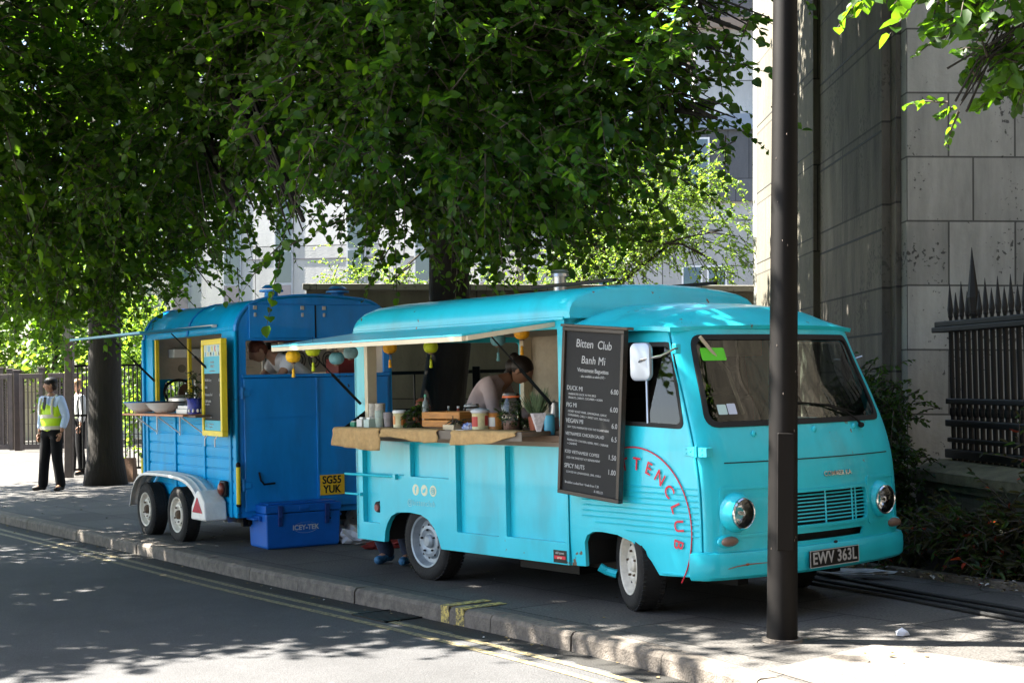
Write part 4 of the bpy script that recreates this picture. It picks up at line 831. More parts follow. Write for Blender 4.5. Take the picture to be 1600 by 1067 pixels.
for x0, x1, z0, z1 in ((-.262, .262, -.057, -.052), (-.262, .262, .052, .057), (-.262, -.257, -.052, .052), (.257, .262, -.052, .052)): q.box(x0, x1, z0, z1, .006, .0075, M)
q.build('plate_border', SILVERT, pl)
def bent(vc, hc, off):
    def f(co): return front(vc+co.x, hc+co.y, off+co.z)
    return f
text('badge', 'COMMER KA', .045, CHROME, van, None, bend=bent(1.12, .925, .006), sx=1.15, bold=.001, ext=.003)
q = MB(); q.ell(front(1.0, .475, .055), (.01, .018, .01)); q.build('bonnet_catch', BLACKR, van)
# wiper
q = MB(); a = front(1.50, 1.235, .02); q.ell(a, (.02, .025, .02)); q.tube([a, front(1.45, 1.275, .03), front(1.36, 1.33, .022)], [.010, .008, .006], 6); q.tube([front(1.36, 1.33, .022), front(1.15, 1.385, .018), front(.88, 1.41, .014)], [.007, .006, .004], 6); q.tube([front(1.48, 1.325, .014), front(1.2, 1.385, .014), front(.86, 1.405, .012)], .004, 5); q.build('wiper', BLACKM, van)
# cab roof with visor
def croof(u, v):   # u along s fraction 0..1, v across
    t = min(1, abs(v-.975)/1.0); sf = 2.83+.17*(1-t*t); s = 1.79+(sf-1.79)*u; v = v+(.075*u if v < .975 else -.075*u)*t
    return (s, v, 1.945+.185*(1-t**2.6)*(1-.93*u**4)+.012*math.sin(min(1, t)*math.pi)*(1-u) - .02*u**6+ .014*math.exp(-((u-.78)/.05)**2)*(1-t**4))
rv = [-.03, -.02, 0, .03, .07]+[.12+.095*i for i in range(19)]+[W-.07, W-.03, W, W+.02, W+.03]
sheet('cab_roof', [(0, -.03), (1, -.03), (1, W+.03), (0, W+.03)], [], croof, TURQ, van, th=.03, cu=[.05*i for i in range(1, 20)]+[.97, .985], cv=rv, away=(2.4, .97, 1), smooth=True)
# roof moulding curved arc where cab roof meets body
mb = MB(); mb.tube([(1.868, .02+1.91*i/20, 1.965+.15*(1-abs(i/10-1)**2.5)) for i in range(21)], .012, 6); mb.build('roof_flashing', TURQ, van, smooth=True)
# floor, chassis, arches, underside
q = MB(); q.box(-.96, 3.0, .52, W-.52, .33, .40); q.build('floor', BLACKR, van)
q = MB(); q.box(.5, 1.78, .07, .51, .33, .40); q.build('floor', BLACKR, van)
q = MB(); q.box(-.9, 3.0, .45, .55, .20, .325); q.box(-.9, 3.0, 1.4, 1.5, .20, .325); q.box(-.1, .0, .3, 1.65, .24, .32); q.frustum((0, .25, .30), (0, 1.7, .30), .045, .045, 10); q.frustum((2.36, .3, .29), (2.36, 1.65, .29), .035, .035, 10); q.box(.8, 1.5, .35, .8, .15, .3); q.build('chassis', BLACKM, van)
for cx, sg in ((-.18, 1), (2.32, 1)):
    for y0, y1 in ((.05, .50), (1.45, 1.90)):
        q = MB(); pts = [(cx-.42, .28), (cx-.40, .45), (cx-.3, .56), (cx, .60), (cx+.3, .56), (cx+.40, .45), (cx+.42, .28)]
        vs = [(x, y, z) for y in (y0, y1) for x, z in pts]; q.add(vs, [(i, i+1, 8+i, 7+i) for i in range(6)]+[tuple(range(7, 14)) if y0 < 1 else tuple(range(7))]); q.build('wheel_arch', BLACKR, van)
q = MB(); q.tube([(1.99, .12, .27), (2.02, .16, .24), (2.08, .2, .22)], .03, 8); q.build('step_bracket', TURQ, van)
# wheels
def wheel(par, c, ax, r, w, rr, rimmat, holes=5, name='wheel', dish=.045, hubc=None):
    """tyre + rim, outer face towards ax"""
    ax = Vector(ax).normalized(); M = frame(c, Vector((0, 0, 1)).cross(ax), (0, 0, 1)); M = Matrix(M)
    # frame N = X x Y = (z x ax) x z = ax
    e = bpy.data.objects.new(name, None); C.objects.link(e); e.parent = par; e.empty_display_size = .1
    q = MB(); h = w/2
    q.lathe([(rr-.012, -h*.8), (rr+.01, -h*.95), (r-.03, -h), (r-.008, -h*.8), (r, -h*.5), (r, h*.5), (r-.008, h*.8), (r-.03, h), ((r+rr)/2, h*1.05), (rr+.012, h*.98), (rr-.012, h*.8)], M, 56)
    for k in (-.55, -.2, .2, .55): q.lathe([(r+.001, h*k-.006), (r-.006, h*k-.005), (r-.006, h*k+.005), (r+.001, h*k+.006)], M, 56)
    for i in range(64):
        a = 2*math.pi*i/64; cc = Vector((math.cos(a), math.sin(a), 0)); tt = Vector((-math.sin(a), math.cos(a), 0))
        for sg in (-1, 1):
            b = cc*(r-.006)+Vector((0, 0, sg*h*.68)); q.add([M @ (b+cc*x+tt*y+Vector((0, 0, z))) for x in (0, .010) for y in (-.008, .008) for z in (-h*.15, h*.16)], [(0, 1, 3, 2), (4, 6, 7, 5), (0, 4, 5, 1), (2, 3, 7, 6), (0, 2, 6, 4), (1, 5, 7, 3)])
    q.build('tyre', TYRE, e, smooth=True)
    q = MB(); z0 = h*.8
    q.lathe([(rr-.004, z0+.004), (rr+.006, z0+.010), (rr+.004, z0+.016), (rr-.010, z0+.010), (rr-.018, z0-.01), (rr-.03, z0-dish), (rr*.70, z0-dish-.005), (rr*.62, z0-dish+.028), (rr*.50, z0-dish+.034), (rr*.33, z0-dish+.012), (rr*.30, z0-dish+.012), (.0001, z0-dish+.012)], M, 48)
    q.build('rim', rimmat, e, smooth=True)
    q = MB(); q.lathe([(rr*.27, z0-dish+.010), (rr*.26, z0-dish+.035), (rr*.18, z0-dish+.050), (.0001, z0-dish+.052)], M, 24); q.build('hub_cap', hubc or rimmat, e, smooth=True)
    q = MB()
    for i in range(holes):
        a = 2*math.pi*(i+.3)/holes; p = Vector((math.cos(a)*rr*.44, math.sin(a)*rr*.44, z0-dish+.03)); q.frustum(M @ p, M @ (p+Vector((0, 0, .016))), .0095, .008, 6)
    q.build('wheel_nuts', RUST if rimmat is RIMW else BLACKM, e)
    q = MB()
    for i in range(holes*2 if rimmat is RIMG else holes):
        a = 2*math.pi*(i+.5)/(holes*2 if rimmat is RIMG else holes); p = Vector((math.cos(a)*rr*.64, math.sin(a)*rr*.64, z0-dish+.0235)); q.frustum(M @ p, M @ (p+Vector((0, 0, .005))), rr*.055, rr*.05, 10)
    q.build('vent_holes', BLACKR, e); return e
wheel(van, (-.03, .125, .31), (0, -1, 0), .315, .19, .205, RIMG); wheel(van, (-.03, W-.125, .31), (0, 1, 0), .315, .19, .205, RIMG)
st = R(-26)
def steer(v): return Vector((v[0]*math.cos(st)-v[1]*math.sin(st), v[0]*math.sin(st)+v[1]*math.cos(st), 0))
wheel(van, (2.34, .19, .315), steer((0, -1)), .315, .19, .205, RIMW); wheel(van, (2.34, W-.19, .315), steer((0, 1)), .315, .19, .205, RIMW)
# side details
q = MB(); q.tube([(-1.13, -.03, .82), (-1.0, -.035, .82), (-.38, -.02, .82)], .011, 8); q.box(-.40, -.36, -.03, 0, .80, .84); q.build('hinge_rod', TURQ, van)
q = MB(); q.tube([(-1.13, -.03, .652), (-.92, -.03, .652)], .010, 8); q.box(-.93, -.90, -.03, 0, .64, .665); q.build('hinge_rod', TURQ, van)
q = MB(); q.frustum((-.68, -.001, .555), (-.68, .044, .555), .045, .05, 20); q.build('fuel_filler', BLACKR, van)
q = MB(); q.frustum((-.68, -.012, .548), (-.68, .0, .548), .03, .034, 16); q.build('filler_cap', mat('red brown cap', (.22, .06, .05), .5), van, smooth=True)
q = MB(); q.box(1.63, 1.775, -.0035, -.0005, .285, .375); stc = q.build('maker_sticker', PLATEB, van)
text('lettering', 'citroen', .03, mat('pale print', (.5, .3, .28), .6), stc, frame((1.70, -.0045, .35), (1, 0, 0), (0, 0, 1)), sx=1.1)if False else None
q = MB(); q.box(1.64, 1.765, -.0048, -.0038, .312, .335); q.build('red_band', REDT, stc)
text('lettering', 'old town', .026, SILVERT, stc, frame((1.702, -.0042, .355), (1, 0, 0), (0, 0, 1)))
text('lettering', 'garage', .02, CREAMT, stc, frame((1.702, -.0052, .3235), (1, 0, 0), (0, 0, 1)))
# social icons and handle
for k, ch in enumerate('fto'):
    x = -.105+.122*k; q = MB(); q.frustum((x, -.002, .725), (x, .0005, .725), .045, .045, 28); ic = q.build('icon_disc', CREAMT, van)
    if ch == 'f': text('icon_letter', 'f', .075, TURQ, ic, frame((x, -.0028, .722), (1, 0, 0), (0, 0, 1)), bold=.003)
    elif ch == 't':
        q = MB(); q.add([(x+a, -.0035, .725+b) for a, b in ((-.028, -.018), (-.01, -.022), (.012, -.014), (.022, .008), (.028, .018), (.012, .02), (.004, .012), (-.004, .002), (-.024, .012), (-.02, -.004))], [tuple(range(10))]); q.build('icon_bird', TURQ, ic)
    else:
        q = MB(); 
        for r0 in (.026, .012): q.tube([(x+r0*math.cos(a*math.pi/8), -.003, .725+r0*math.sin(a*math.pi/8)) for a in range(17)], .003, 4)
        q.build('icon_camera', TURQ, ic)
text('handle_lettering', '@bittenclub', .07, PALET, van, frame((-.03, -.002, .62), (1, 0, 0), (0, 0, 1)), space=1.12)
# round signwriting on the door, partly hidden by the menu board
cc, cr = (2.50, .59), .54
q = MB(); q.tube([cabside(cc[0]+cr*math.cos(a), cc[1]+cr*math.sin(a), -.0085) for a in [R(-38+i*3.9) for i in range(50)]], .005, 5)
sg_ = q.build('sign_circle', REDT, van)
for i, ch in enumerate('BITTENCLUB'):
    a = R(133.5-16.1*i)
    if ch == ' ': continue
    lr = cr-.115; px_, pz_ = cc[0]+lr*math.cos(a), cc[1]+lr*math.sin(a); up = (math.cos(a), 0, math.sin(a)); xx = (math.sin(a), 0, -math.cos(a))
    text('letter', ch, .122, REDT, van, frame(cabside(px_, pz_, -.0125), xx, up), bold=.001, ext=.0006)
# mirror
mr = MB(); Mm = frame((2.80, -.20, 1.70), (1, .1, 0), (0, 0, 1)); 
pts = rrect(-.085, .085, -.125, .125, .045, 5); q = MB(); nn = len(pts)
q.add([Mm @ Vector((a*k, b*k, z)) for k, z in ((.93, -.03), (1, -.018), (1, .0), (.97, .008), (.85, .012)) for a, b in pts], [(i*nn+j, i*nn+(j+1) % nn, (i+1)*nn+(j+1) % nn, (i+1)*nn+j) for i in range(4) for j in range(nn)]+[tuple(range(nn)), tuple(range(4*nn, 5*nn))])
mir = q.build('wing_mirror', mat('grey mirror back', (.28, .32, .38), .3, metal=.5), van, smooth=True)
q = MB(); q.tube([Mm @ Vector((0, 0, .012)), Mm @ Vector((.03, .012, .03)), (2.93, -.14, 1.735), (2.965, -.05, 1.78), (2.93, .02, 1.785)], .008, 8); q.build('mirror_arm', CHROME, mir)
q = MB(); q.box(2.905, 2.945, -.02, .03, 1.745, 1.815); q.build('mirror_bracket', TURQ, mir, bevel=.01)
Mm = frame((2.80, W+.16, 1.72), (1, 0, 0), (0, 0, 1)); q = MB(); q.ell((2.70, W+.06, 1.66), (.025, .06, .13), n=16, m=10); mir2 = q.build('wing_mirror', BLACKR, van, smooth='all'); q = MB(); q.tube([(2.66, W-.03, 1.70), (2.72, W+.08, 1.69), (2.76, W+.17, 1.72)], .008, 6); q.build('mirror_arm', STEEL, mir2)
# cab interior
q = MB(); q.box(2.55, 3.05, .08, W-.08, 1.10, 1.17); q.box(2.9, 3.08, .08, W-.08, .5, 1.1); q.build('dashboard', mat('grey dash', (.05, .05, .05), .6), van, bevel=.02)
for y in (.45, 1.45):
    q = MB(); q.box(2.0, 2.45, y-.25, y+.25, .75, .88); q.box(1.93, 2.05, y-.25, y+.25, .88, 1.45); q.box(1.95, 2.03, y-.14, y+.14, 1.47, 1.66); q.build('seat', mat('dark seat', (.03, .028, .027), .8), van, bevel=.04)
q = MB(); Ms = Matrix.Translation((2.62, .5, 1.22)) @ Matrix.Rotation(R(-28), 4, 'Y'); q.tube([Ms @ Vector((.2*math.cos(a*math.pi/12), .2*math.sin(a*math.pi/12), 0)) for a in range(25)], .012, 8); q.tube([Ms @ Vector((0, 0, 0)), Ms @ Vector((0.05, 0, -.3))], .02, 8)
for a in (0, 2.1, 4.2): q.tube([Ms @ Vector((0, 0, -.02)), Ms @ Vector((.2*math.cos(a), .2*math.sin(a), 0))], .008, 6)
q.build('steering_wheel', BLACKR, van)
q = MB(); q.tube([(2.93, .22, 1.86), (2.99, .42, 1.62), (3.02, .52, 1.34)], .012, 6); q.build('interior_strut', CREAM_D, van)
q = MB(); q.box(2.80, 2.815, .45, .95, 1.73, 1.86, None); q.build('sun_visor', CREAM_D, van, bevel=.02)
q = MB(); q.box(2.86, 2.95, 1.25, 1.6, 1.172, 1.26); q.build('dash_papers', mat('white papers', (.6, .62, .66), .7), van, bevel=.02)
q = MB(); q.box(1.825, 1.84, .06, W-.06, .5, 1.93); q.build('cab_shade_sheet', mat('cab shade black', (.02, .019, .018), .9), van)  # dark sheet added so the cab interior reads as shade
# serving area interior
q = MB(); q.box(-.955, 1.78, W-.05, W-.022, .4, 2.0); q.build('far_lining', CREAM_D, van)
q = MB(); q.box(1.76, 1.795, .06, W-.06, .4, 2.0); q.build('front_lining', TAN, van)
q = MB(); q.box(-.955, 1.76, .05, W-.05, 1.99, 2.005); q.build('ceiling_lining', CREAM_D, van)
q = MB(); q.box(-.84, -.79, -.004, .09, 1.15, 1.96); q.build('hatch_jamb', CREAM, van, bevel=.004)
q = MB(); q.box(-.96, -.90, 1.78, W-.05, .9, 1.99); q.build('rear_post', CREAM, van, bevel=.006)
q = MB(); q.box(.3, 1.7, W-.40, W-.06, 1.62, 1.65); q.box(.3, 1.7, W-.38, W-.06, 1.80, 1.83); q.build('shelf', WHITE, van)
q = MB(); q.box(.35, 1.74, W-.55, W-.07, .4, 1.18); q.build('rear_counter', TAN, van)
q = MB(); q.box(1.25, 1.45, W-.3, W-.1, 1.66, 1.79); q.box(.7, .95, W-.32, W-.1, 1.84, 1.95); q.build('boxes', WHITE, van, bevel=.01)
q = MB(); q.box(-.9, 1.72, .06, .52, 1.17, 1.222); q.build('inner_counter', WOODD, van)
# counter
ct = MB(); ct.box(-.86, 1.63, -.27, -.002, 1.196, 1.226); ct.box(-.78, 1.76, -.03, .0455, 1.146, 1.194); cto = ct.build('counter', WOODD, van, bevel=.004)
q = MB(); q.box(-.80, 1.74, -.012, -.001, 1.112, 1.165); q.build('counter_batten', mat('grey brown batten', (.20, .16, .12), .7), cto)
q = MB(); q.box(-.86, 1.63, -.274, -.2705, 1.16, 1.226); q.build('counter_lip', mat('brown grey lip', (.16, .13, .10), .7), cto)
for x in (-.85, 1.6):
    q = MB(); q.add([(x, -.26, 1.20), (x, -.002, 1.20), (x, -.002, 1.36), (x+.012, -.26, 1.20), (x+.012, -.002, 1.20), (x+.012, -.002, 1.36)], [(0, 1, 2), (3, 5, 4), (0, 2, 5, 3), (0, 3, 4, 1), (1, 4, 5, 2)]); q.build('side_cheek', BLACKM, cto) if x < 0 else None
# awning
def awn(u, v): return (u, -v, 2.025-.105*v/.82 - .02*math.sin(v/.82*math.pi)*0)
aw = sheet('awning', [(-.97, .0), (1.70, .0), (1.68, .82), (-.97, .82)], [], awn, TURQ, van, th=.014, away=(0, -.4, 0))
q = MB()
for u0, u1, v0, v1 in ((-.97, 1.68, .785, .82), (-.97, -.93, 0, .785), (1.66, 1.70, 0, .785), (.33, .37, 0, .785)):
    vs = []
    for u in (u0, u1):
        for v in (v0, v1):
            p = awn(u, v); vs += [(p[0], p[1], p[2]-.05), (p[0], p[1], p[2]-.016)]
    q.add(vs, [(0, 1, 3, 2), (4, 6, 7, 5), (0, 4, 5, 1), (2, 3, 7, 6), (0, 2, 6, 4), (1, 5, 7, 3)])
q.build('awning_frame', CREAM, aw, bevel=.003)
for x, e in ((-.90, (-.88, -.02, 1.42)), (1.64, (1.66, -.02, 1.42))):
    s_ = Vector((x, -.56, 1.93)); e = Vector(e); m_ = s_.lerp(e, .5); q = MB(); q.frustum(s_, m_, .006, .006, 8); q.frustum(m_, e, .012, .012, 10); q.build('gas_strut', BLACKM, aw)

# ------------------------------------------------------------ blue horse-box trailer
TA = R(33); TO = gnd(290, 848); TROT = TA-math.pi/2
tfw = Vector((math.sin(TA), -math.cos(TA), 0)); tin = Vector((math.cos(TA), math.sin(TA), 0))
def TW(s, v, h): return TO+tfw*s+tin*v+Vector((0, 0, h))
tr = thing('catering_trailer', 'blue converted horsebox trailer with round roof and twin white wheels', 'trailer', TO, TROT)
S0, S1, V0, V1 = -1.74, .93, .20, 1.92
sheet('side_wall', [(S0, .30), (S1, .30), (S1, 2.14), (S0, 2.14)], [rrect(-1.46, .55, 1.335, 2.15-.0, .002, 1)] if False else [rrect(-1.46, .55, 1.335, 2.13, .01, 2)], lambda u, v: (u, V0, v), BLUE, tr, th=.03, away=(0, 1, 1), bevel=.004)
sheet('far_wall', [(S0, .30), (S1, .30), (S1, 2.14), (S0, 2.14)], [], lambda u, v: (u, V1, v), BLUE, tr, th=.03, away=(0, 1, 1))
def tsec():
    out = []; 
    for k in range(9): a = R(90*k/8); out.append((V0+.40*(1-math.cos(a)), 2.12+.34*math.sin(a)))
    mid = (V0+V1)/2
    for k in range(1, 4): out.append((V0+.40+(mid-V0-.40)*k/4, 2.46+.03*math.sin(R(90*k/4))))
    out.append((mid, 2.49)); return out+[(V0+V1-v, h) for v, h in out[-2::-1]]
sec = tsec(); n = len(sec); q = MB()
stn = [S0, -1.0, -.38, .3, S1]; vs = [(s, v, h) for s in stn for v, h in sec]
q.add(vs, [(i*n+j, i*n+j+1, (i+1)*n+j+1, (i+1)*n+j) for i in range(len(stn)-1) for j in range(n-1)])
troof = q.build('roof', BLUE, tr, smooth=True, solid=.02)
q = MB()
for s, w, t in ((S0+.02, .03, .014), (-.38, .025, .012), (S1-.02, .03, .016)):
    vs = []
    for ds in (-w, w):
        for v, h in sec:
            dv = (v-(V0+V1)/2); e = Vector((dv*.25 if abs(dv) > .4 else 0, 1.0*(h-2.1)+.05)).normalized()*t
            vs.append((s+ds, v+e.x*1.0, h+e.y)); 
        for v, h in sec: vs.append((s+ds, v, h-.002))
    a, b, c_, d_ = 0, n, 2*n, 3*n
    q.add(vs, [(a+j, a+j+1, c_+j+1, c_+j) for j in range(n-1)]+[(a+j, b+j, b+j+1, a+j+1) for j in range(n-1)]+[(c_+j, c_+j+1, d_+j+1, d_+j) for j in range(n-1)])
q.build('roof_rib', BLUE_R, troof)
for v in (.66, 1.40):
    q = MB(); q.frustum((S1-.18, v, 2.45), (S1-.18, v, 2.53), .075, .065, 20); q.frustum((S1-.18, v, 2.53), (S1-.18, v, 2.55), .12, .12, 24); q.frustum((S1-.18, v, 2.57), (S1-.18, v, 2.60), .10, .06, 20); q.build('roof_vent', BLUE_R, troof, smooth=True)
sheet('front_wall', [(V0, .30)]+[(V1, .30)]+sec[::-1], [rrect(.42, .74, 1.42, 1.66, .06, 4), rrect(.235, .36, 1.36, 2.10, .02, 2)], lambda u, v: (S0, u, v), BLUE, tr, th=.03, away=(0, 1, 1))
# rear: ramp door, upper frame with open top doors
vmid = 1.045
sheet('rear_frame', [(V0, .30)]+[(V1, .30)]+sec[::-1], [rrect(V0+.10, V1-.09, 1.70, 2.035, .01, 2)], lambda u, v: (S1, u, v), BLUE_R, tr, th=.035, away=(0, 1, 1), bevel=.005)
q = MB(); q.box(S1+.002, S1+.03, V0+.06, V1-.06, .36, 1.665); rdoor = q.build('ramp_door', BLUE_R, tr, bevel=.008)
q = MB(); q.box(S1+.031, S1+.043, vmid-.012, vmid+.012, .37, 1.66); q.build('door_rib', BLUE_R, rdoor, bevel=.003)
q = MB(); q.box(S1+.031, S1+.036, V0+.07, vmid-.02, 1.268, 1.276); q.build('panel_seam', BLUE_R, rdoor)
q = MB(); q.box(S1+.002, S1+.022, V0+.13, V1-.13, 2.06, 2.395); tdoor = q.build('top_door', BLUE_R, tr, bevel=.006)
q = MB(); q.box(S1+.023, S1+.03, vmid-.006, vmid+.006, 2.06, 2.39); q.build('door_gap', BLACKM, tdoor)
for v in (.90, 1.14, .39):
    q = MB(); q.box(S1+.023, S1+.035, v-.02, v+.02, 2.34, 2.38); q.box(S1+.023, S1+.035, v-.012, v+.012, 2.27, 2.31); q.build('latch', STEEL, tdoor, bevel=.003)
q = MB(); q.box(S1+.0, S1+.05, V0+.04, V1-.04, 1.668, 1.70); q.build('rear_sill', BLUE_R, tr, bevel=.006)
q = MB(); q.tube([(S1+.04, .40, .74), (S1+.06, .41, .66), (S1+.07, .44, .62), (S1+.06, .56, .625)], .010, 8); q.build('hook', BLACKM, rdoor)
for z in (1.52, .62):
    q = MB(); q.tube([(S1+.03, V0+.04, z-.06), (S1+.03, V0+.04, z+.06)], .018, 8); q.box(S1+.0, S1+.04, V0+.02, V0+.12, z-.03, z+.03); q.build('door_hinge', BLUE_R, rdoor, bevel=.003)
c = Vector((S1+.037, 1.19, .575)); M = frame(c, (0, 1, 0), (0, 0, 1)); q = MB(); q.box(-.1425, .1425, -.1015, .1015, -.004, .004, M); pl = q.build('number_plate', PLATEY, tr, bevel=.003)
text('registration', 'SG55', .108, PLATEB, pl, frame(c+Vector((.0048, 0, .047)), (0, 1, 0), (0, 0, 1)), sx=.90, bold=.003); text('registration', 'YUK', .108, PLATEB, pl, frame(c+Vector((.0048, 0, -.046)), (0, 1, 0), (0, 0, 1)), sx=.90, bold=.003)
# planks and ribs on the side
for s in (-1.60, -.74, .09, .78):
    q = MB(); q.box(s-.03, s+.03, V0-.028, V0-.001, .30, 1.27); q.build('side_rib', BLUE, tr, bevel=.006)
q = MB(); q.box(S0-.01, S0+.05, V0-.03, V0-.001, .30, 2.13); q.build('corner_post', BLUE, tr, bevel=.01)
q = MB(); q.box(S1-.05, S1+.02, V0-.03, V0-.001, .30, 2.13); q.build('corner_post', BLUE, tr, bevel=.01)
q = MB()
for a, b in ((S0+.055, -1.635), (-1.565, -.775), (-.705, .055), (.125, .745), (.815, S1-.055)):
    for k in range(9): q.box(a, b, V0-.013, V0-.001, .325+.112*k, .325+.112*k+.098)
q.build('planking', BLUE, tr, bevel=.006)
q = MB(); q.box(S0+.05, S1-.05, V0-.03, V0-.001, 1.272, 1.33); q.build('waist_rail', BLUE, tr, bevel=.006)
q = MB(); q.box(-1.58, .44, V0-.05, V0-.0, 2.185, 2.215); q.build('awning_rail', WHITE, tr, bevel=.004)
def tawn(u, v): return (u-.02*v, V0-.03-v, 2.18-.06*v/.8)
ta_ = sheet('awning', [(-1.62, 0), (.42, 0), (.54, .80), (-1.75, .80)], [], tawn, mat('pale blue awning', (.03, .30, .48), .4, var=.3, vscale=3), tr, th=.022, away=(0, 0, 9))
for s in (-1.5, .35):
    a = Vector((s, V0-.45, 2.13)); b = Vector((s+.1, V0+.0, 1.66)); m_ = a.lerp(b, .5); q = MB(); q.frustum(a, m_, .006, .006, 8); q.frustum(m_, b, .012, .012, 8); q.build('gas_strut', BLACKM, ta_)
for s0 in (-1.455, -1.30):
    q = MB(); q.box(s0, s0+.045, V0+.02 if s0 < -1.4 else V0+.34, V0+.06 if s0 < -1.4 else V0+.38, 1.34, 2.13); q.build('yellow_trim', YELLOW, tr, bevel=.004)
sh = MB(); sh.box(-1.56, .30, -.12, V0-.002, 1.292, 1.315); sho = sh.build('serving_shelf', SHELFW, tr, bevel=.004)
q = MB(); q.box(.302, .54, -.08, V0-.002, 1.285, 1.308); q.build('dark_shelf_end', WOODD, sho, bevel=.004)
for s in (-1.25, -.55, .15):
    q = MB(); q.tube([(s, V0-.035, 1.29), (s, V0-.035, 1.08)], .010, 6); q.tube([(s, V0-.035, 1.10), (s, -.08, 1.285)], .008, 6); q.build('shelf_bracket', WHITE, sho)
# interior
q = MB(); q.box(S0+.035, S0+.05, V0+.16, V1-.05, .4, 1.40); q.box(S0+.035, S0+.05, V0+.16, V1-.05, 1.68, 2.4); q.box(S0+.035, S0+.05, .76, V1-.05, 1.40, 1.68); q.box(S0+.05, S1-.05, V1-.06, V1-.045, .4, 2.35); q.build('lining', mat('cream trailer lining', (.66, .56, .44), .6, var=.12), tr)
q = MB(); q.box(S0+.04, S1-.04, V0+.05, V1-.05, .34, .40); q.build('floor', WOODD, tr)
q = MB(); q.tube([(S0+.06, .58+.17*math.cos(a*math.pi/12), 1.54+.13*math.sin(a*math.pi/12)) for a in range(25)], .016, 6); port = q.build('porthole_ring', BLACKR, tr)
q = MB(); q.frustum((S0+.10, .66, 1.52), (S0+.12, .66, 1.52), .11, .11, 28); q.build('round_board', mat('brown round board', (.13, .07, .04), .6), tr)
q = MB(); q.frustum((S0+.055, .62, 1.80), (S0+.07, .62, 1.80), .045, .045, 20); q.build('wall_clock', TAN, tr)
q = MB(); q.box(S0+.06, S0+.25, .46, .86, 1.92, 2.02); q.build('wall_cupboard', WHITE, tr, bevel=.01)
q = MB()
for k in range(8): q.box(S0+.0505, S0+.0525, .95, 1.5, 1.35+.09*k, 1.355+.09*k)
q.build('tile_lines', TAN, tr)
q = MB(); q.box(-1.6, .8, V0+.06, V0+.45, 1.27, 1.30); q.build('inner_counter', STEEL, tr)
# patterned screen and shelf things seen through the rear opening
q = MB(); q.box(-.30, -.28, 1.0, V1-.07, 1.72, 2.03); scr = q.build('patterned_screen', mat('pale screen', (.55, .50, .42), .7), tr)
q = MB()
for k in range(5):
    cy = 1.1+.17*k
    for r0 in (.035, .065): q.tube([(-.276, cy+r0*math.cos(a*math.pi/8), 1.86+1.3*r0*math.sin(a*math.pi/8)) for a in range(17)], .005, 4)
q.build('screen_pattern', BLACKM, scr)
q = MB(); q.box(.2, .5, 1.52, 1.78, 1.70, 1.86); q.build('red_box', mat('dull red box', (.2, .02, .02), .6), tr, bevel=.006)
q = MB(); q.box(.1, .8, V0+.5, V1-.08, 2.03, 2.05); q.build('overhead_shelf', mat('maroon shelf', (.12, .03, .03), .6), tr)
for k in range(7):
    q = MB(); z = 1.94; q.frustum((.45, .75+.14*k, 2.03), (.45, .75+.14*k, z), .03, .035, 12); q.build('hanging_cup', random.choice([STEEL, CREAM, BLACKM, WOOD]), tr)
# lights, reflectors
q = MB(); q.box(.60, .76, V0-.075, V0-.03, .50, .66); lb = q.build('side_lamp', BLACKM, tr, bevel=.02)
q = MB(); q.ell((.69, V0-.085, .58), (.06, .035, .065), n=16, m=10); q.build('lamp_lens', mat('brown red lens', (.16, .03, .015), .25), lb, smooth='all')
for s in (S1+.045, S0-.03):
    q = MB(); q.tube([(s, V0-.02, .44), (s, V0-.02, .80)], .022, 12); yt = q.build('yellow_guard', YELLOW, tr, smooth=True); q = MB(); q.ell((s, V0-.02, .82), (.024, .024, .03)); q.ell((s, V0-.02, .43), (.026, .026, .02)); q.build('guard_cap', BLACKM, yt, smooth='all')
q = MB(); q.box(.52, .64, V0-.0, V0+.1, .24, .32); q.ell((.60, V0-.0, .27), (.03, .03, .03)); q.build('catch', STEEL, tr)
# tandem mudguard
prof = [(-1.58, .30), (-1.53, .42), (-1.44, .54), (-1.30, .63), (-1.12, .675), (-.7, .69), (-.25, .685), (.08, .66), (.30, .60), (.45, .51), (.54, .41), (.58, .30)]
pr2 = catmull([(a, b) for a, b in prof], 3); vs = []; W0, W1 = -.06, V0-.032
cols = [W0, W0+.012, W0+.03, W0+.05, W0+.07, W0+.09, W0+.12, W0+.14, W0+.17, W1]; hts = [-.03, -.004, 0, 0, .012, 0, 0, .012, 0, 0]
for i, p in enumerate(pr2):
    t = (pr2[min(i+1, len(pr2)-1)]-pr2[max(i-1, 0)]).normalized(); nn = Vector((-t.y, t.x))
    for c_, h_ in zip(cols, hts): vs.append((p.x+nn.x*h_, c_, p.y+nn.y*h_))
nc = len(cols); q = MB(); q.add(vs, [(i*nc+j, i*nc+j+1, (i+1)*nc+j+1, (i+1)*nc+j) for i in range(len(pr2)-1) for j in range(nc-1)])
mg = q.build('mudguard', WPLAST, tr, smooth=True, solid=.012)
q = MB(); q.add([(x, y, z) for y in (W0-.012, V0-.035) for x, z in ((.34, .27), (.36, .40), (.50, .56), (.56, .57), (.70, .45), (.73, .27))], [tuple(range(6)), tuple(range(6, 12))[::-1]]+[(i, 6+i, 6+(i+1) % 6, (i+1) % 6) for i in range(6)])
q.build('mudguard_end', WPLAST, mg, bevel=.02)
q = MB(); q.add([(.40, W0-.020, .345), (.66, W0-.020, .345), (.53, W0-.020, .50), (.40, W0-.011, .345), (.66, W0-.011, .345), (.53, W0-.011, .50)], [(0, 1, 2), (3, 5, 4), (0, 3, 4, 1), (1, 4, 5, 2), (0, 2, 5, 3)]); q.build('triangle_reflector', mat('red reflector', (.50, .01, .03), .2, coat=.8), mg, bevel=.006)
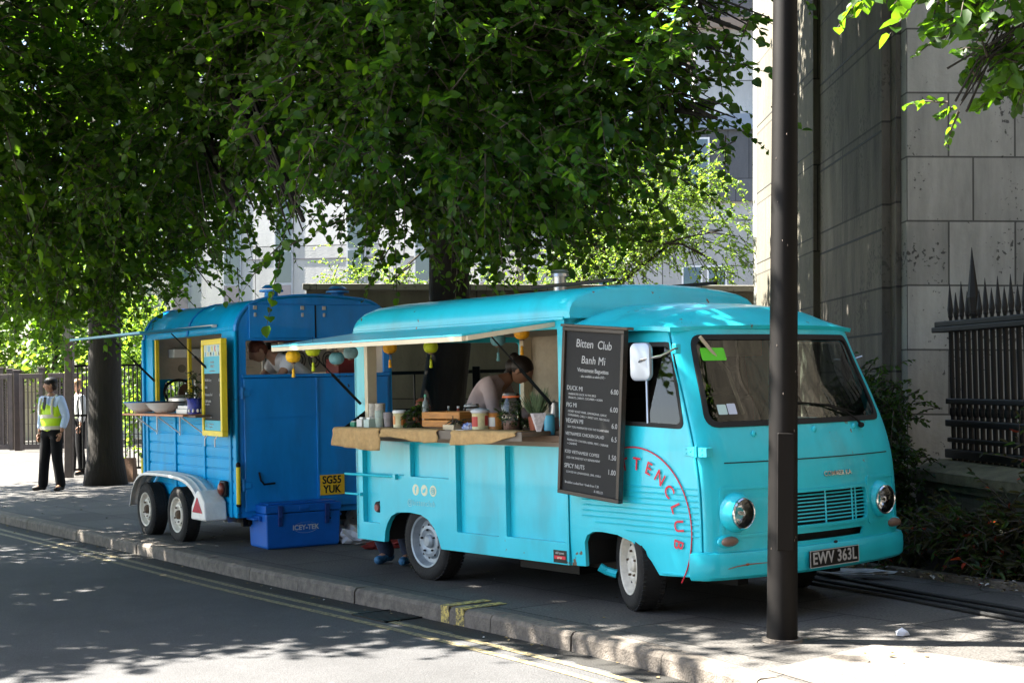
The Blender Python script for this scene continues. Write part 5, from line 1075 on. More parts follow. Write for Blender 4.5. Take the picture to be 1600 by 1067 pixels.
for s in (-1.19, -.24):
    wheel(tr, (s, .08, .272), (0, -1, 0), .285, .17, .178, RIMW, 4, dish=.03, hubc=RUST); wheel(tr, (s, V1-.05, .272), (0, 1, 0), .285, .17, .178, RIMW, 4, dish=.03, hubc=RUST)
q = MB(); q.box(S0+.1, S1-.1, .35, .45, .22, .30); q.box(S0+.1, S1-.1, V1-.35, V1-.25, .22, .30); q.box(S0-1.2, S0+.1, (V0+V1)/2-.04, (V0+V1)/2+.04, .25, .33); q.box(S1-.2, S1-.14, .3, V1-.2, .2, .3); q.build('chassis', BLACKM, tr)
q = MB(); q.tube([(S1-.1, .5, .24), (S1-.02, .9, .17), (S1-.1, 1.3, .24)], .01, 6); q.build('cable', BLACKR, tr)
# menu board on the trailer
mbx = thing('menu_board', 'tall yellow framed menu board hanging on the blue trailer side', 'menu board', TW(.30, V0-.09, 1.10), (0, 0, TROT-R(5)))
BW, BH = .68, .96; q = MB()
for x0, x1, z0, z1 in ((0, BW, 0, .055), (0, BW, BH-.055, BH), (0, .055, .055, BH-.055), (BW-.055, BW, .055, BH-.055)): q.box(x0, x1, -.03, .03, z0, z1)
q.build('frame', YELLOW, mbx, bevel=.005)
q = MB(); q.box(.05, BW-.05, -.012, .0, .05, BH-.05); q.build('backing', CHALKB, mbx)
SKY = mat('sky blue paper', (.06, .42, .55), .6); PALEP = mat('pale paper', (.50, .62, .60), .6)
for z0, z1, mt, nm in ((.055, .155, SKY, 'blue_panel'), (.62, .79, SKY, 'blue_panel'), (.79, .905, PALEP, 'title_panel')):
    q = MB(); q.box(.056, BW-.056, -.0155, -.0125, z0, z1); q.build(nm, mt, mbx)
def btxt(s_, x, z, size, mt=None, al='LEFT', nm='lettering', y=-.0168): text(nm, s_, size, mt or CHALK, mbx, frame((x, y, z), (1, 0, 0), (0, 0, 1)), align=al, sx=.9)
for k, (ch, cc_) in enumerate(zip('FUNKY', ('a', 'b', 'a', 'c', 'b'))):
    btxt(ch, .13+.104*k, .862, .085, {'a': YELLOW, 'b': BLUE, 'c': REDT}[cc_], 'CENTER', 'title_letter')
for k, ch in enumerate('KUMARA'): btxt(ch, .115+.09*k, .812, .06, (BLUE, YELLOW, BLACKM)[k % 3], 'CENTER', 'title_letter')
btxt('to eat in', .34, .735, .04, None, 'CENTER'); btxt('LUNCH', .34, .69, .045, None, 'CENTER'); btxt('open today from eleven', .34, .645, .022, None, 'CENTER')
for z, a, b in ((.555, 'Thai Fish Curry', '6.50'), (.485, 'Salads', '5'), (.41, 'Vietnamese Bowl', '6.5'), (.345, 'Chilli Noodles', '6')):
    btxt(a, .075, z, .040); btxt(b, BW-.075, z, .040, None, 'RIGHT')
btxt('with vegetables', .075, .315, .028); btxt('all dishes freshly cooked', .08, .185, .024); btxt('FK', .09, .10, .055); btxt('find us at the market', .2, .118, .02); btxt('every week day', .2, .09, .02)
for x in (.18, .52):
    q = MB(); q.tube([(x, -.02, .02), (x-.02, -.05, -.03), (x-.04, -.045, -.10)], .007, 6); q.build('white_tie', WHITE, mbx)

# things on the trailer shelf
def bowl(name, label, cat, pos, prof, mt, rot=0, group=None, rim=None):
    root = thing(name, label, cat, pos, rot, group); q = MB(); q.lathe(prof, None, 36); q.build('bowl_body', mt, root, smooth=True)
    if rim: q = MB(); q.tube([(rim[0]*math.cos(a*math.pi/16), rim[0]*math.sin(a*math.pi/16), rim[1]) for a in range(33)], .005, 6, False); q.build('rim', rim[2], root)
    return root
BP = [(.0001, .006), (.09, .008), (.155, .05), (.205, .112), (.215, .118), (.21, .121), (.198, .114), (.148, .055), (.085, .016), (.0001, .014)]
bowl('enamel_bowl', 'wide white enamel bowl nearest the end of the trailer shelf', 'bowl', TW(-1.30, .03, 1.315), BP, WHITE, rim=(.213, .12, BLUE_R), group='enamel bowls')
bowl('enamel_bowl', 'wide white enamel bowl in the middle of the trailer shelf', 'bowl', TW(-.62, .03, 1.315), BP, WHITE, rim=(.213, .12, BLACKM), group='enamel bowls')
root = thing('metal_pot', 'dented steel cooking pot with lid behind the white bowls', 'pot', TW(-1.0, .42, 1.30)); q = MB(); q.lathe([(.0001, 0), (.19, 0), (.2, .02), (.2, .17), (.21, .175)], None, 28); q.build('pot_body', STEEL, root, smooth=True); q = MB(); q.lathe([(.205, .176), (.1, .2), (.0001, .205)], None, 28); q.ell((0, 0, .22), (.02, .02, .02)); q.build('lid', STEEL, root, smooth=True)
root = thing('small_pan', 'small steel pan standing inside the trailer window', 'pot', TW(-.62, .45, 1.30)); q = MB(); q.lathe([(.0001, 0), (.09, 0), (.1, .1), (.1, .16)], None, 24); q.build('pan_body', STEEL, root, smooth=True); q = MB(); q.tube([(.1, 0, .14), (.26, .03, .16)], .01, 6); q.build('handle', BLACKM, root)
root = thing('white_tray', 'folded white tray lying beside the blue flower pot', 'tray', TW(-.12, .08, 1.315), TROT); q = MB(); q.box(-.15, .15, -.06, .06, 0, .05); q.box(-.13, .15, -.05, .07, .052, .085); q.build('tray_body', WHITE, root, bevel=.006)
def herb(name, label, cat, pos, potmat, potprof, fol, size=.03, dens=9000, mats=None, slim=.35, spiky=False, pattern=None, group=None):
    root = thing(name, label, cat, pos, random.random()*6, group); q = MB(); q.lathe(potprof, None, 26); po = q.build('pot', potmat, root, smooth=True)
    if pattern:
        q = MB(); r0 = potprof[2][0]+.001
        for k in range(10):
            a = 2*math.pi*k/10; q.ell((r0*math.cos(a), r0*math.sin(a), potprof[2][1]*.5), (.012, .012, .02), n=8, m=5)
        q.build('pattern', pattern, po)
    q = MB(); q.lathe([(.0001, potprof[3][1]-.015), (potprof[3][0]-.006, potprof[3][1]-.015)], None, 16); q.build('soil_fill', SOILM, po)
    blobs = [(pos[0]+b[0], pos[1]+b[1], pos[2]+b[2], *b[3:]) for b in fol]
    if spiky:
        q = MB()
        for k in range(150):
            b = random.choice(fol); a = random.uniform(0, 6.28); rr = random.random()**.5; tip = (b[0]+b[3]*rr*math.cos(a), b[1]+b[4]*rr*math.sin(a), b[2]+b[5]*random.uniform(.2, 1)); q.tube([(b[0]*.3+.01*math.cos(a), .01*math.sin(a), potprof[3][1]-.01), (tip[0]*.6, tip[1]*.6, tip[2]*.7), tip], [.003, .0035, .0008], 3)
        q.build('leaves', mats[0], root)
    else:
        P, D, N, S, T = sprays(blobs, dens, k=6, L=.07, size=size, droop=.2); crown_mesh('leaves', P-np.array(pos), D, N, S, mats or [LEAF3], T-np.array(pos), slim=slim, parent=root)
    return root
BPOT = mat('blue patterned pot', (.03, .05, .35), .3, var=.5, vscale=30)
herb('flower_pot', 'blue patterned flower pot with trailing plant beside the yellow menu board', 'plant pot', TW(.20, .04, 1.315), BPOT, [(.0001, 0), (.065, 0), (.07, .07), (.072, .14), (.08, .16)], [(0, 0, .2, .05, .05, .05), (.01, .02, .30, .04, .04, .09), (.02, 0, .4, .035, .035, .06)], .03, 25000, [LEAF3], .5, pattern=WHITE)
root = thing('candle_stick', 'slim white twisted candlestick on the trailer shelf', 'candlestick', TW(.08, .1, 1.315)); q = MB(); q.lathe([(.0001, 0), (.03, 0), (.012, .02)]+[(.010+.006*(k % 2), .03+.02*k) for k in range(14)]+[(.0001, .33)], None, 12); q.build('stick', WHITE, root, smooth=True); q = MB(); q.frustum((0, 0, .30), (0, 0, .40), .008, .007, 10); q.build('candle', CREAM, root)

# ------------------------------------------------------------ things on the ground by the vans
cb = thing('cool_box', 'large blue catering cool box on the pavement behind the trailer', 'cool box', (-2.41, 14.60, 0), math.atan2(.381, .656))
CBM = mat('blue rotomoulded plastic', (.002, .11, .46), .42, var=.12, vscale=5, bump=.05, bscale=90)
q = MB(); vs = [(x, y, z) for z, e in ((0, .02), (.01, .0), (.345, -.012)) for x, y in ((0+e, 0+e), (.76-e, 0+e), (.76-e, .47-e), (e, .47-e))]
q.add(vs, [(i*4+j, i*4+(j+1) % 4, (i+1)*4+(j+1) % 4, (i+1)*4+j) for i in range(2) for j in range(4)]+[(3, 2, 1, 0), (8, 9, 10, 11)]); cbody = q.build('body', CBM, cb, bevel=.018, segs=3)
q = MB(); q.box(-.018, .778, -.018, .488, .35, .425); q.box(.02, .74, .02, .45, .426, .44); lid = q.build('lid', CBM, cb, bevel=.016, segs=3)
for x in (.13, .62):
    q = MB(); q.box(x-.025, x+.025, -.045, -.018, .30, .42); q.box(x-.02, x+.02, -.03, -.002, .22, .30); q.build('latch', mat('dark blue rubber', (.004, .03, .16), .6), cb, bevel=.008)
q = MB(); q.box(.33, .43, -.03, -.018, .37, .41); q.build('lid_grip', CBM, lid, bevel=.006)
for x0, sg in ((-.012, -1), (.772, 1)):
    q = MB(); q.tube([(x0, .12, .30), (x0+sg*.06, .13, .29), (x0+sg*.06, .34, .29), (x0, .35, .30)], .014, 8); q.box(min(x0, x0+sg*.03), max(x0, x0+sg*.03), .1, .37, .27, .32); q.build('handle', CBM, cb, bevel=.004)
q = MB(); q.frustum((.66, -.006, .27), (.66, .012, .27), .022, .022, 20); dp = q.build('drain_plug', WHITE, cb); q = MB(); q.frustum((.66, -.010, .27), (.66, -.006, .27), .009, .009, 12); q.build('plug_centre', BLACKM, dp)
q = MB(); M = frame((.40, .0, .195), (1, 0, 0), (0, -.03, 1)); q.lathe([(.0001, .004), (.125, .004), (.125, -.004)], M @ Matrix.Diagonal((1, .42, 1, 1)), 40); bd = q.build('badge', mat('grey badge', (.20, .26, .32), .4), cb)
q = MB(); q.tube([M @ Vector((.125*math.cos(a*math.pi/20), .0525*math.sin(a*math.pi/20), .005)) for a in range(41)], .0025, 4); q.build('badge_ring', SILVERT, bd)
text('badge_lettering', 'ICEY-TEK', .066, SILVERT, bd, M @ Matrix.Translation((0, 0, .006)), bold=.002, sx=1.0)
def crumple(name, label, cat, pos, size, mt, rot=0, flat=.4, n=3, seed=1):
    rnd = random.Random(seed); me = bpy.data.meshes.new(name); bm = bmesh.new(); bmesh.ops.create_icosphere(bm, subdivisions=n, radius=1)
    for v in bm.verts:
        d = 1+rnd.uniform(-.25, .25); v.co = Vector((v.co.x*size[0]*d, v.co.y*size[1]*d, max(-.0, (v.co.z+.6)*size[2]*d*.7)))
    bm.to_mesh(me); bm.free(); me.materials.append(mt); o = link(name, me); o.location = pos; o.rotation_euler = (0, 0, rot); return tag(o, label, cat)
BAGM = mat('white carrier plastic', (.55, .55, .58), .5, var=.2, bump=.3, bscale=12)
crumple('carrier_bag', 'crumpled white plastic bag on the ground between cool box and turquoise van', 'bag', (-1.62, 15.2, 0), (.22, .28, .14), BAGM, .4, seed=3)
crumple('carrier_bag', 'smaller grey folded bundle lying behind the white plastic bag', 'bag', (-1.70, 15.75, 0), (.24, .2, .3), mat('grey cloth', (.25, .26, .32), .8, var=.4), .4, seed=4)
crumple('red_cloth', 'dark red cloth bundle on the ground under the tail of the turquoise van', 'cloth', (-1.22, 14.6, 0), (.25, .12, .06), mat('dark red cloth', (.25, .02, .015), .85, var=.5), .5, seed=5)
crumple('crumpled_paper', 'small crumpled white paper on the pavement right of the lamp post', 'litter', (2.33, 9.17, 0), (.05, .035, .04), mat('white paper', (.75, .77, .85), .7), .3, n=1, seed=6)
crumple('dust_sheet', 'pale crumpled sheet lying on the ground beyond the van bumper', 'cloth', (2.62, 11.75, .035), (.30, .09, .035), mat('pale sheet', (.35, .38, .40), .8, var=.3), -.35, n=3, seed=7)
for k, (y0, w) in enumerate(((0, .02), (.16, .022), (.30, .018))):
    pts = []
    for i in range(30):
        t = i/29; a = gnd(1220, 889+y0*52).lerp(gnd(1660, 968+y0*50), t); pts.append((a.x, a.y+.04*math.sin(t*9+k*2), .016+(.0 if t > .03 else 0)))
    q = MB(); q.tube(pts, .014, 8); tag(q.build('power_cable', BLACKR), ('black cable nearest the planting bed running past the van front', 'black cable in the middle of the three on the pavement', 'black cable nearest the lamp post of the three on the pavement')[k], 'cable', 'cables on the pavement')
# paper bag by the tree
root = thing('paper_bag', 'brown paper carrier bag standing at the foot of the straight lime tree', 'bag', gnd(197, 752), R(-20)); PBM = mat('kraft paper', (.16, .09, .055), .85, var=.15)
q = MB(); q.add([(x*(1-.04*(z > .1)), y*(1-.5*(z > .1)), z) for x in (-.19, .19) for y in (-.08, .08) for z in (0, .40)], [(0, 1, 3, 2), (4, 6, 7, 5), (0, 4, 5, 1), (2, 3, 7, 6), (0, 2, 6, 4)]); q.build('bag_body', PBM, root, bevel=.006)
q = MB(); q.tube([(-.07, -.03, .39), (-.06, -.03, .50), (.06, -.03, .50), (.07, -.03, .39)], .006, 5); q.build('handle', PBM, root)

# ------------------------------------------------------------ van menu blackboard
bb = thing('menu_blackboard', 'tall blackboard with chalked menu fixed to the side of the turquoise van', 'blackboard', VW(1.84, -.085, .80), (0, 0, 0))
_bx = (fwd*1.0+inw*(.045)).normalized(); _bz = Vector((0, 0, 1)); _bz = (_bz+fwd*.115).normalized(); _bx = (_bx-_bz*_bx.dot(_bz)*.0).normalized()
# the board leans with the door pillar: shear is small, so turn it in its own plane
BM_ = frame((0, 0, 0), fwd*math.cos(R(0))+inw*.03, Vector((0, 0, 1)))    # local x right, y up, z out
bb.matrix_world = Matrix.Translation(VW(1.83, -.10, .80)) @ BM_ @ Matrix.Rotation(R(-4.6), 4, 'Z')
BW, BH = .62, 1.17
q = MB()
for x0, x1, y0, y1 in ((0, BW, 0, .028), (0, BW, BH-.028, BH), (0, .028, .028, BH-.028), (BW-.028, BW, .028, BH-.028)): q.box(x0, x1, y0, y1, -.02, .025)
q.build('frame', mat('dark varnished frame', (.035, .025, .018), .4, var=.4), bb, bevel=.004)
q = MB(); q.box(.027, BW-.027, .027, BH-.027, -.012, .006); q.build('board', CHALKB, bb)
q = MB(); q.box(-.01, BW+.04, BH+.001, BH+.018, -.03, .035); q.build('top_ledge', mat('weathered ledge', (.10, .08, .06), .8), bb, bevel=.004)
def chalk(s_, x, y, size, al='LEFT', b=0, sh=.0):
    b = 0; size *= .88
    text('chalk_lettering', s_, size, CHALK, bb, frame((x, y, .0085), (1, random.uniform(-.02, .02), 0), (0, 1, 0)), align=al, bold=b, sx=.92, shear=sh, ext=.0006, space=random.uniform(.95, 1.05))
chalk('Bitten  Club', .31, 1.055, .092, 'CENTER', 0, .1); chalk('Banh Mi', .31, .945, .088, 'CENTER', 0, .1); chalk('Vietnamese Baguettes', .31, .875, .046, 'CENTER'); chalk('- also available as salads (GF) -', .31, .835, .027, 'CENTER')
for y, a, b, sub in ((.745, 'DUCK MI', '6.00', ('MARINATED DUCK W/ FIVE SPICE', 'PEANUTS, CARROT, CUCUMBER + HOISIN')), (.625, 'PIG MI', '6.00', ('HONEY ROAST PORK, LEMONGRASS, GARLIC', 'CORIANDER, CHILLI + SWEET SOY, FISH SAUCE')),
                     (.515, 'VEGAN MI', '6.0', ('SOY TOFU MARINATED FOR THE VEGANS HERE',)), (.425, 'VIETNAMESE CHICKEN SALAD', '6.5', ('MARINATED CHICKEN, HERBS, MINT, CABBAGE', '+ CASHEWS')),
                     (.30, 'ICED VIETNAMESE COFFEE', '1.50', ('ICED THE SWEETEST ICY REFRESHMENT',)), (.20, 'SPICY NUTS', '1.00', ('COATED IN LEMONGRASS, LIME, CHILLI',))):
    chalk(a, .05, y, .050 if len(a) < 12 else .036); chalk(b, BW-.05, y, .056, 'RIGHT', .002)
    for k, t_ in enumerate(sub): chalk(t_, .07, y-.042-.026*k, .0235, b=.0008)
chalk('Breakfast cooked hot + fresh from 7.30', .06, .085, .028, b=.001); chalk('& HELLO', .36, .052, .028, b=.001)

# ------------------------------------------------------------ burlap runners hanging over the counter
CT = 1.2275
TERRA = mat('terracotta', (.35, .10, .05), .8, var=.3)
def burlap(label, s0, s1, drops, seed):
    rnd = random.Random(seed); n = 26; vs = []; fs = []
    m = 15
    for i in range(n+1):
        t = i/n; s = s0+(s1-s0)*t; k = t*(len(drops)-1); j = min(int(k), len(drops)-2); dr = drops[j]+(drops[j+1]-drops[j])*(k-j)
        for c in range(m+1):
            u = c/m
            if u < .4: v = -.10-(.178)*(u/.4); h = CT+.004+.003*math.sin(t*17+seed)
            elif u < .5: a = (u-.4)/.1; v = -.278-.012*math.sin(a*1.57); h = CT+.004-.014*(1-math.cos(a*1.57))
            else: a = (u-.5)/.5; v = -.290-.012*a*math.sin(t*22+seed)-.008; h = CT-.01-dr*a; s_off = 0
            vs.append((s+.01*math.sin(c*.8+t*5)*(u > .5), v, h))
    fs = [(i*(m+1)+c, i*(m+1)+c+1, (i+1)*(m+1)+c+1, (i+1)*(m+1)+c) for i in range(n) for c in range(m)]
    q = MB(); q.add(vs, fs); o = q.build('hessian_runner', BURLAP, None, smooth='all', solid=.004); o.location = VO; o.rotation_euler = (0, 0, VROT); return tag(o, label, 'table runner', 'hessian runners')
burlap('hessian runner at the tail end of the counter, longest drop', -.89, -.18, (.135, .15, .155, .17, .165), 1)
burlap('hessian runner under the wooden crate with a slanting hem', -.16, .62, (.055, .05, .065, .08, .09, .085), 2)
burlap('hessian runner at the front end of the counter under jars and pots', .80, 1.58, (.10, .095, .085, .08, .05, .02), 3)

# ------------------------------------------------------------ goods on the counter
def at_px(x, v, y=640):   # station along the van of the sight line through column x, at depth v
    p = hitp(x, y, VO+inw*v, inw); return (p-VO).dot(fwd)
def put(name, label, cat, px, v, rot=None, group=None, z=CT): return thing(name, label, cat, VW(at_px(px, v), v, z), VROT if rot is None else rot, group)
CUPM = mat('printed paper cup', (.55, .50, .42), .6, var=.3, vscale=30); CUPM2 = mat('pale green paper cup', (.40, .48, .42), .6, var=.2, vscale=30)
def cupstack(label, px, v, n, r, mt, z=CT):
    root = put('paper_cups', label, 'cups', px, v, 0, 'stacks of cups', z); q = MB(); prof = [(.0001, 0), (r*.8, 0)]
    for k in range(n): prof += [(r*.98, .075+.014*k), (r*1.04, .078+.014*k), (r*1.0, .084+.014*k)]
    prof += [(r*.92, .07+.014*n)]; q.lathe(prof, None, 20); q.build('cups', mt, root, smooth=True)
    q = MB(); q.lathe([(r*.83, .02), (r*.93, .058)], Matrix.Translation((0, 0, .0)) @ Matrix.Diagonal((1.01, 1.01, 1, 1)), 20); q.build('printed_band', REDT if mt is CUPM else SKY, root)
cupstack('taller patterned stack of paper cups at the tail of the counter', 584, .0, 9, .042, CUPM); cupstack('second patterned stack of paper cups, beside the tallest', 594, .02, 9, .042, CUPM)
cupstack('short green tinted stack of paper cups in front of the tall stacks', 593, -.12, 5, .04, CUPM2); cupstack('short grey stack of paper cups next to the cream tin', 607, -.08, 4, .042, mat('grey paper cup', (.32, .28, .28), .6, var=.3))
for px, v, lb, cc_ in ((567, -.15, 'white paper napkin box on the tail end of the counter', (.62, .62, .60)), (578, -.16, 'pale green tinted napkin box on the tail end of the counter', (.42, .52, .48)), (556, -.12, 'small green box at the extreme tail end of the counter', (.02, .22, .13))):
    root = put('napkin_box', lb, 'box', px, v); q = MB(); w = .04 if px > 560 else .035; q.box(-w, w, -.04, .04, 0, .07 if px > 560 else .045); q.build('box_body', mat('box card', cc_, .6), root, bevel=.004); q = MB(); q.box(-w*.6, w*.6, -.02, .02, .0705, .085) if px > 560 else q.box(-w*.8, w*.8, -.03, .03, .0455, .05); q.build('contents', WHITE, root)
def make_tin(label, px, v, r, h, body, band, group='printed tins'):
    root = put('printed_tin', label, 'tin', px, v, random.random()*3, group); q = MB(); q.lathe([(.0001, 0), (r, 0), (r+.002, .004), (r, .008), (r, h-.008), (r+.003, h-.004), (r+.002, h), (r-.006, h), (r-.008, h-.01), (.0001, h-.012)], None, 28); q.build('can', body, root, smooth=True)
    q = MB()
    for a0, a1, z0, z1 in ((0, 1.2, .25, .8), (2.1, 3.3, .2, .75), (4.2, 5.4, .25, .8)):
        q = MB(); n = 8; vs = [((r+.0015)*math.cos(a0+(a1-a0)*i/n), (r+.0015)*math.sin(a0+(a1-a0)*i/n), h*z) for i in range(n+1) for z in (z0, z1)]; q.add(vs, [(2*i, 2*i+1, 2*i+3, 2*i+2) for i in range(n)]); q.build('printed_patch', band, root)
    return root
CRT = mat('cream tin', (.62, .55, .30), .35, var=.2, vscale=20)
t1 = make_tin('cream printed tin with white lid beside the wooden crate', 624, -.12, .052, .125, CRT, mat('orange print', (.55, .20, .05), .5)); q = MB(); q.lathe([(.0001, .145), (.05, .145), (.056, .138), (.056, .122)], None, 24); q.build('lid', WHITE, t1, smooth=True)
t2 = make_tin('yellow printed tin with red pattern stuffed with a white bag', 750, -.12, .062, .135, CRT, mat('red print', (.40, .03, .02), .5)); q = MB(); q.ell((0, 0, .14), (.075, .075, .025), n=12, m=6); q.build('bag_top', BAGM, t2, smooth='all')
t3 = make_tin('orange printed tin behind the glass jar of herbs', 774, -.02, .062, .125, mat('orange tin', (.50, .20, .04), .4, var=.3, vscale=20), mat('white print', (.6, .6, .55), .5)); t3b = None
# crate
s0 = at_px(659, -.13); root = thing('wooden_crate', 'orange slatted wooden crate holding herbs and bottles on the counter', 'crate', VW(s0, -.13, CT+.012), VROT+R(3)); cr_ = root
q = MB()
for z0 in (.0, .064):
    q.box(.008, .46, 0, .010, z0+.003, z0+.056); q.box(.008, .46, .25, .260, z0+.003, z0+.056); q.box(-.002, .008, .0, .26, z0+.003, z0+.056); q.box(.46, .47, .0, .26, z0+.003, z0+.056)
q.build('slats', WOOD, root, bevel=.003)
q = MB(); q.box(.008, .46, .010, .25, -.004, .002); q.build('base', WOODD, root)
for x in (.009, .447):
    for y in (.011, .238):
        q = MB(); q.box(x, x+.012, y, y+.012, 0, .122); q.build('corner_block', WOOD, root)
q = MB(); q.box(-.006, -.002, .01, .03, .03, .11); q.build('white_label', WHITE, root)
def bottle(label, px, v, r, h, mt, capm, z=CT, name='bottle', cat='bottle', group='bottles and jars inside the hatch'):
    root = put(name, label, cat, px, v, 0, group, z); q = MB(); q.lathe([(.0001, 0), (r, 0), (r, h*.6), (r*.8, h*.7), (r*.32, h*.82), (r*.3, h*.92), (.0001, h*.92)], None, 18); q.build('bottle_body', mt, root, smooth=True); q = MB(); q.lathe([(.0001, h), (r*.36, h*.99), (r*.38, h*.9)], None, 12); q.build('cap', capm, root, smooth=True)
PLG = mat('clear plastic bottle', (.45, .50, .48), .2, trans=.5); REDB = mat('chilli sauce', (.35, .05, .02), .3)
bottle('clear squeezy bottle standing in the crate', 665, -.03, .028, .22, PLG, mat('green cap', (.05, .35, .2), .4), z=CT+.05)
bottle('small white topped sauce bottle behind the crate', 701, .22, .024, .17, PLG, WHITE); bottle('red sauce bottle with white nozzle behind the crate', 716, .20, .032, .17, REDB, WHITE); bottle('shorter red sauce bottle next to the white nozzle bottle', 708, .24, .032, .12, REDB, REDB); bottle('brown sauce bottle near the jar with the clear lid', 726, .30, .03, .15, mat('brown sauce', (.12, .04, .02), .3), BLACKM)
herb('basil_plant', 'bunch of green basil leaves in the corner of the crate', 'herbs', tuple(VW(at_px(652, -.07), -.07, CT+.03)), TERRA, [(.0001, 0), (.035, 0), (.045, .06), (.045, .07)], [(0, 0, .10, .07, .05, .05), (-.03, -.04, .06, .03, .03, .06), (.08, 0, .11, .05, .04, .04)], .035, 70000, [LEAF3], .7)
root = put('terracotta_pot', 'round terracotta pot standing behind the crate against the tree trunk', 'pot', 660, .34, 0); q = MB(); q.lathe([(.0001, 0), (.05, 0), (.075, .08), (.07, .16), (.05, .19), (.055, .2), (.0001, .2)], None, 24); q.build('pot_body', mat('pink terracotta', (.34, .12, .09), .8, var=.3), root, smooth=True); q = MB(); q.lathe([(.0001, .235), (.03, .23), (.058, .205), (.058, .2)], None, 20); q.build('lid', TERRA, root, smooth=True)
root = put('black_bowl', 'flared black bowl behind the cream tin inside the hatch', 'bowl', 636, .15, 0, z=CT+.07); q = MB(); q.lathe([(.0001, 0), (.05, 0), (.10, .075), (.105, .078), (.095, .075), (.045, .008), (.0001, .008)], None, 28); q.build('bowl_body', BLACKM, root, smooth=True); q = MB(); q.box(-.06, .06, -.06, .06, -.07, -.001); q.build('stand', WOODD, root)
def jar(label, px, v, r, h, fill, lidm, clip=True):
    root = put('glass_jar', label, 'jar', px, v, 0, 'glass jars'); q = MB(); q.lathe([(.0001, .002), (r*.9, .002), (r, .015), (r, h*.78), (r*.8, h*.86), (r*.8, h*.9)], None, 32); q.build('glass', JARG, root, smooth=True)
    q = MB(); q.lathe([(r*.86, h*.86), (r*.9, h*.87), (r*.9, h*.9), (r*.86, h*.91)], None, 24); q.build('rubber_ring', lidm, root, smooth=True); q = MB(); q.lathe([(r*.86, h*.905), (r*.84, h*.97), (.0001, h)], None, 24); q.build('lid', JARG if clip else lidm, root, smooth=True)
    return root
j = jar('large clip top glass jar stuffed with green herbs, orange rubber ring', 799, -.10, .075, .28, None, mat('orange rubber', (.65, .13, .03), .5))
P, D, N, S, T = sprays([(0, 0, .12, .055, .055, .09)], 90000, k=6, L=.04, size=.03, droop=.1); 0 if len(P) < 1 else crown_mesh('herb_filling', P*np.array((.8, .8, 1)), D, N, S, [LEAF3], T*np.array((.8, .8, 1)), slim=.6, parent=j)
q = MB(); q.lathe([(.0001, .006), (.06, .006), (.06, .07), (.0001, .075)], None, 20); q.build('pink_filling', mat('pink pickles', (.30, .15, .12), .7, var=.4, vscale=40), j)
j = jar('medium glass jar of brown pickles with clear lid behind the counter', 737, .26, .07, .19, None, WHITE); q = MB(); q.lathe([(.0001, .006), (.062, .006), (.062, .11), (.0001, .115)], None, 20); q.build('pickle_filling', mat('brown pickles', (.22, .10, .05), .6, var=.5, vscale=30), j)
root = put('folded_napkins', 'stack of folded white napkins on the counter beside the crate', 'napkins', 708, -.17); q = MB()
for k in range(5): q.box(-.07+random.uniform(-.004, .004), .07, -.05, .05, .008*k, .008*k+.0065)
q.build('napkin_stack', CREAM, root, bevel=.002)
herb('thyme_bunch', 'wispy bunch of thyme lying on the folded napkins', 'herbs', tuple(VW(at_px(716, -.14), -.14, CT+.042)), CREAM, [(.0001, 0), (.02, 0), (.025, .012), (.025, .014)], [(0, 0, .02, .10, .05, .02)], .014, 60000, [LEAF3], .6)
crumple('blue_cloth', 'small blue and white checked cloth on the counter by the yellow tin', 'cloth', VW(at_px(731, -.16), -.16, CT), (.055, .04, .045), mat('blue white cloth', (.60, .62, .68), .8, col2=(.04, .12, .45), vscale=22), VROT, n=3, seed=9)
root = put('white_price_card', 'blank white card lying in the gap between the hessian runners', 'card', 722, -.24); q = MB(); q.box(-.05, .05, -.03, .03, 0, .006); q.build('card', WHITE, root); 
# paper cone and lavender
root = put('paper_cone', 'white newsprint paper cone leaning in a holder at the front of the counter', 'paper cone', 841, -.15); q = MB(); q.lathe([(.02, .0), (.068, .13), (.066, .13), (.018, 0)], None, 4); q.build('paper', mat('newsprint', (.52, .47, .47), .8, var=.35, vscale=45), root)
root.rotation_euler = (0, 0, VROT+R(20))
herb('lavender_plant', 'spiky grey green lavender in a terracotta pot behind the paper cone', 'plant pot', tuple(VW(at_px(838, .02), .02, CT)), TERRA, [(.0001, 0), (.05, 0), (.062, .09), (.065, .10)], [(-.01, 0, .20, .13, .12, .09), (.03, 0, .24, .09, .09, .08), (.02, -.02, .18, .14, .12, .06)], .03, 9000, [mat('lavender leaf', (.08, .12, .05), .7)], spiky=True)
root = put('blue_canister', 'pale blue canister standing low at the front end of the hatch', 'canister', 858, .04, z=1.196); q = MB(); q.lathe([(.0001, 0), (.04, 0), (.04, .13), (.036, .14), (.0001, .14)], None, 24); q.build('canister_body', mat('pale blue enamel', (.08, .36, .48), .4), root, smooth=True); q = MB(); q.lathe([(.037, .141), (.03, .15), (.0001, .152)], None, 20); q.build('lid', STEEL, root, smooth=True)
root = put('steel_jar', 'steel lidded jar on the pink box at the front of the hatch', 'jar', 866, .12, z=1.32); q = MB(); q.lathe([(.0001, 0), (.04, 0), (.04, .09), (.0001, .09)], None, 24); q.build('jar_body', STEEL, root, smooth=True); q = MB(); q.lathe([(.042, .091), (.042, .105), (.01, .115), (.0001, .13)], None, 20); q.build('lid', STEEL, root, smooth=True)
root = put('pink_box', 'dull pink box behind the lavender pot', 'box', 857, .14, z=CT); q = MB(); q.box(-.09, .09, -.05, .05, 0, .09); q.build('box_body', mat('pink card', (.40, .22, .22), .7), root, bevel=.004)

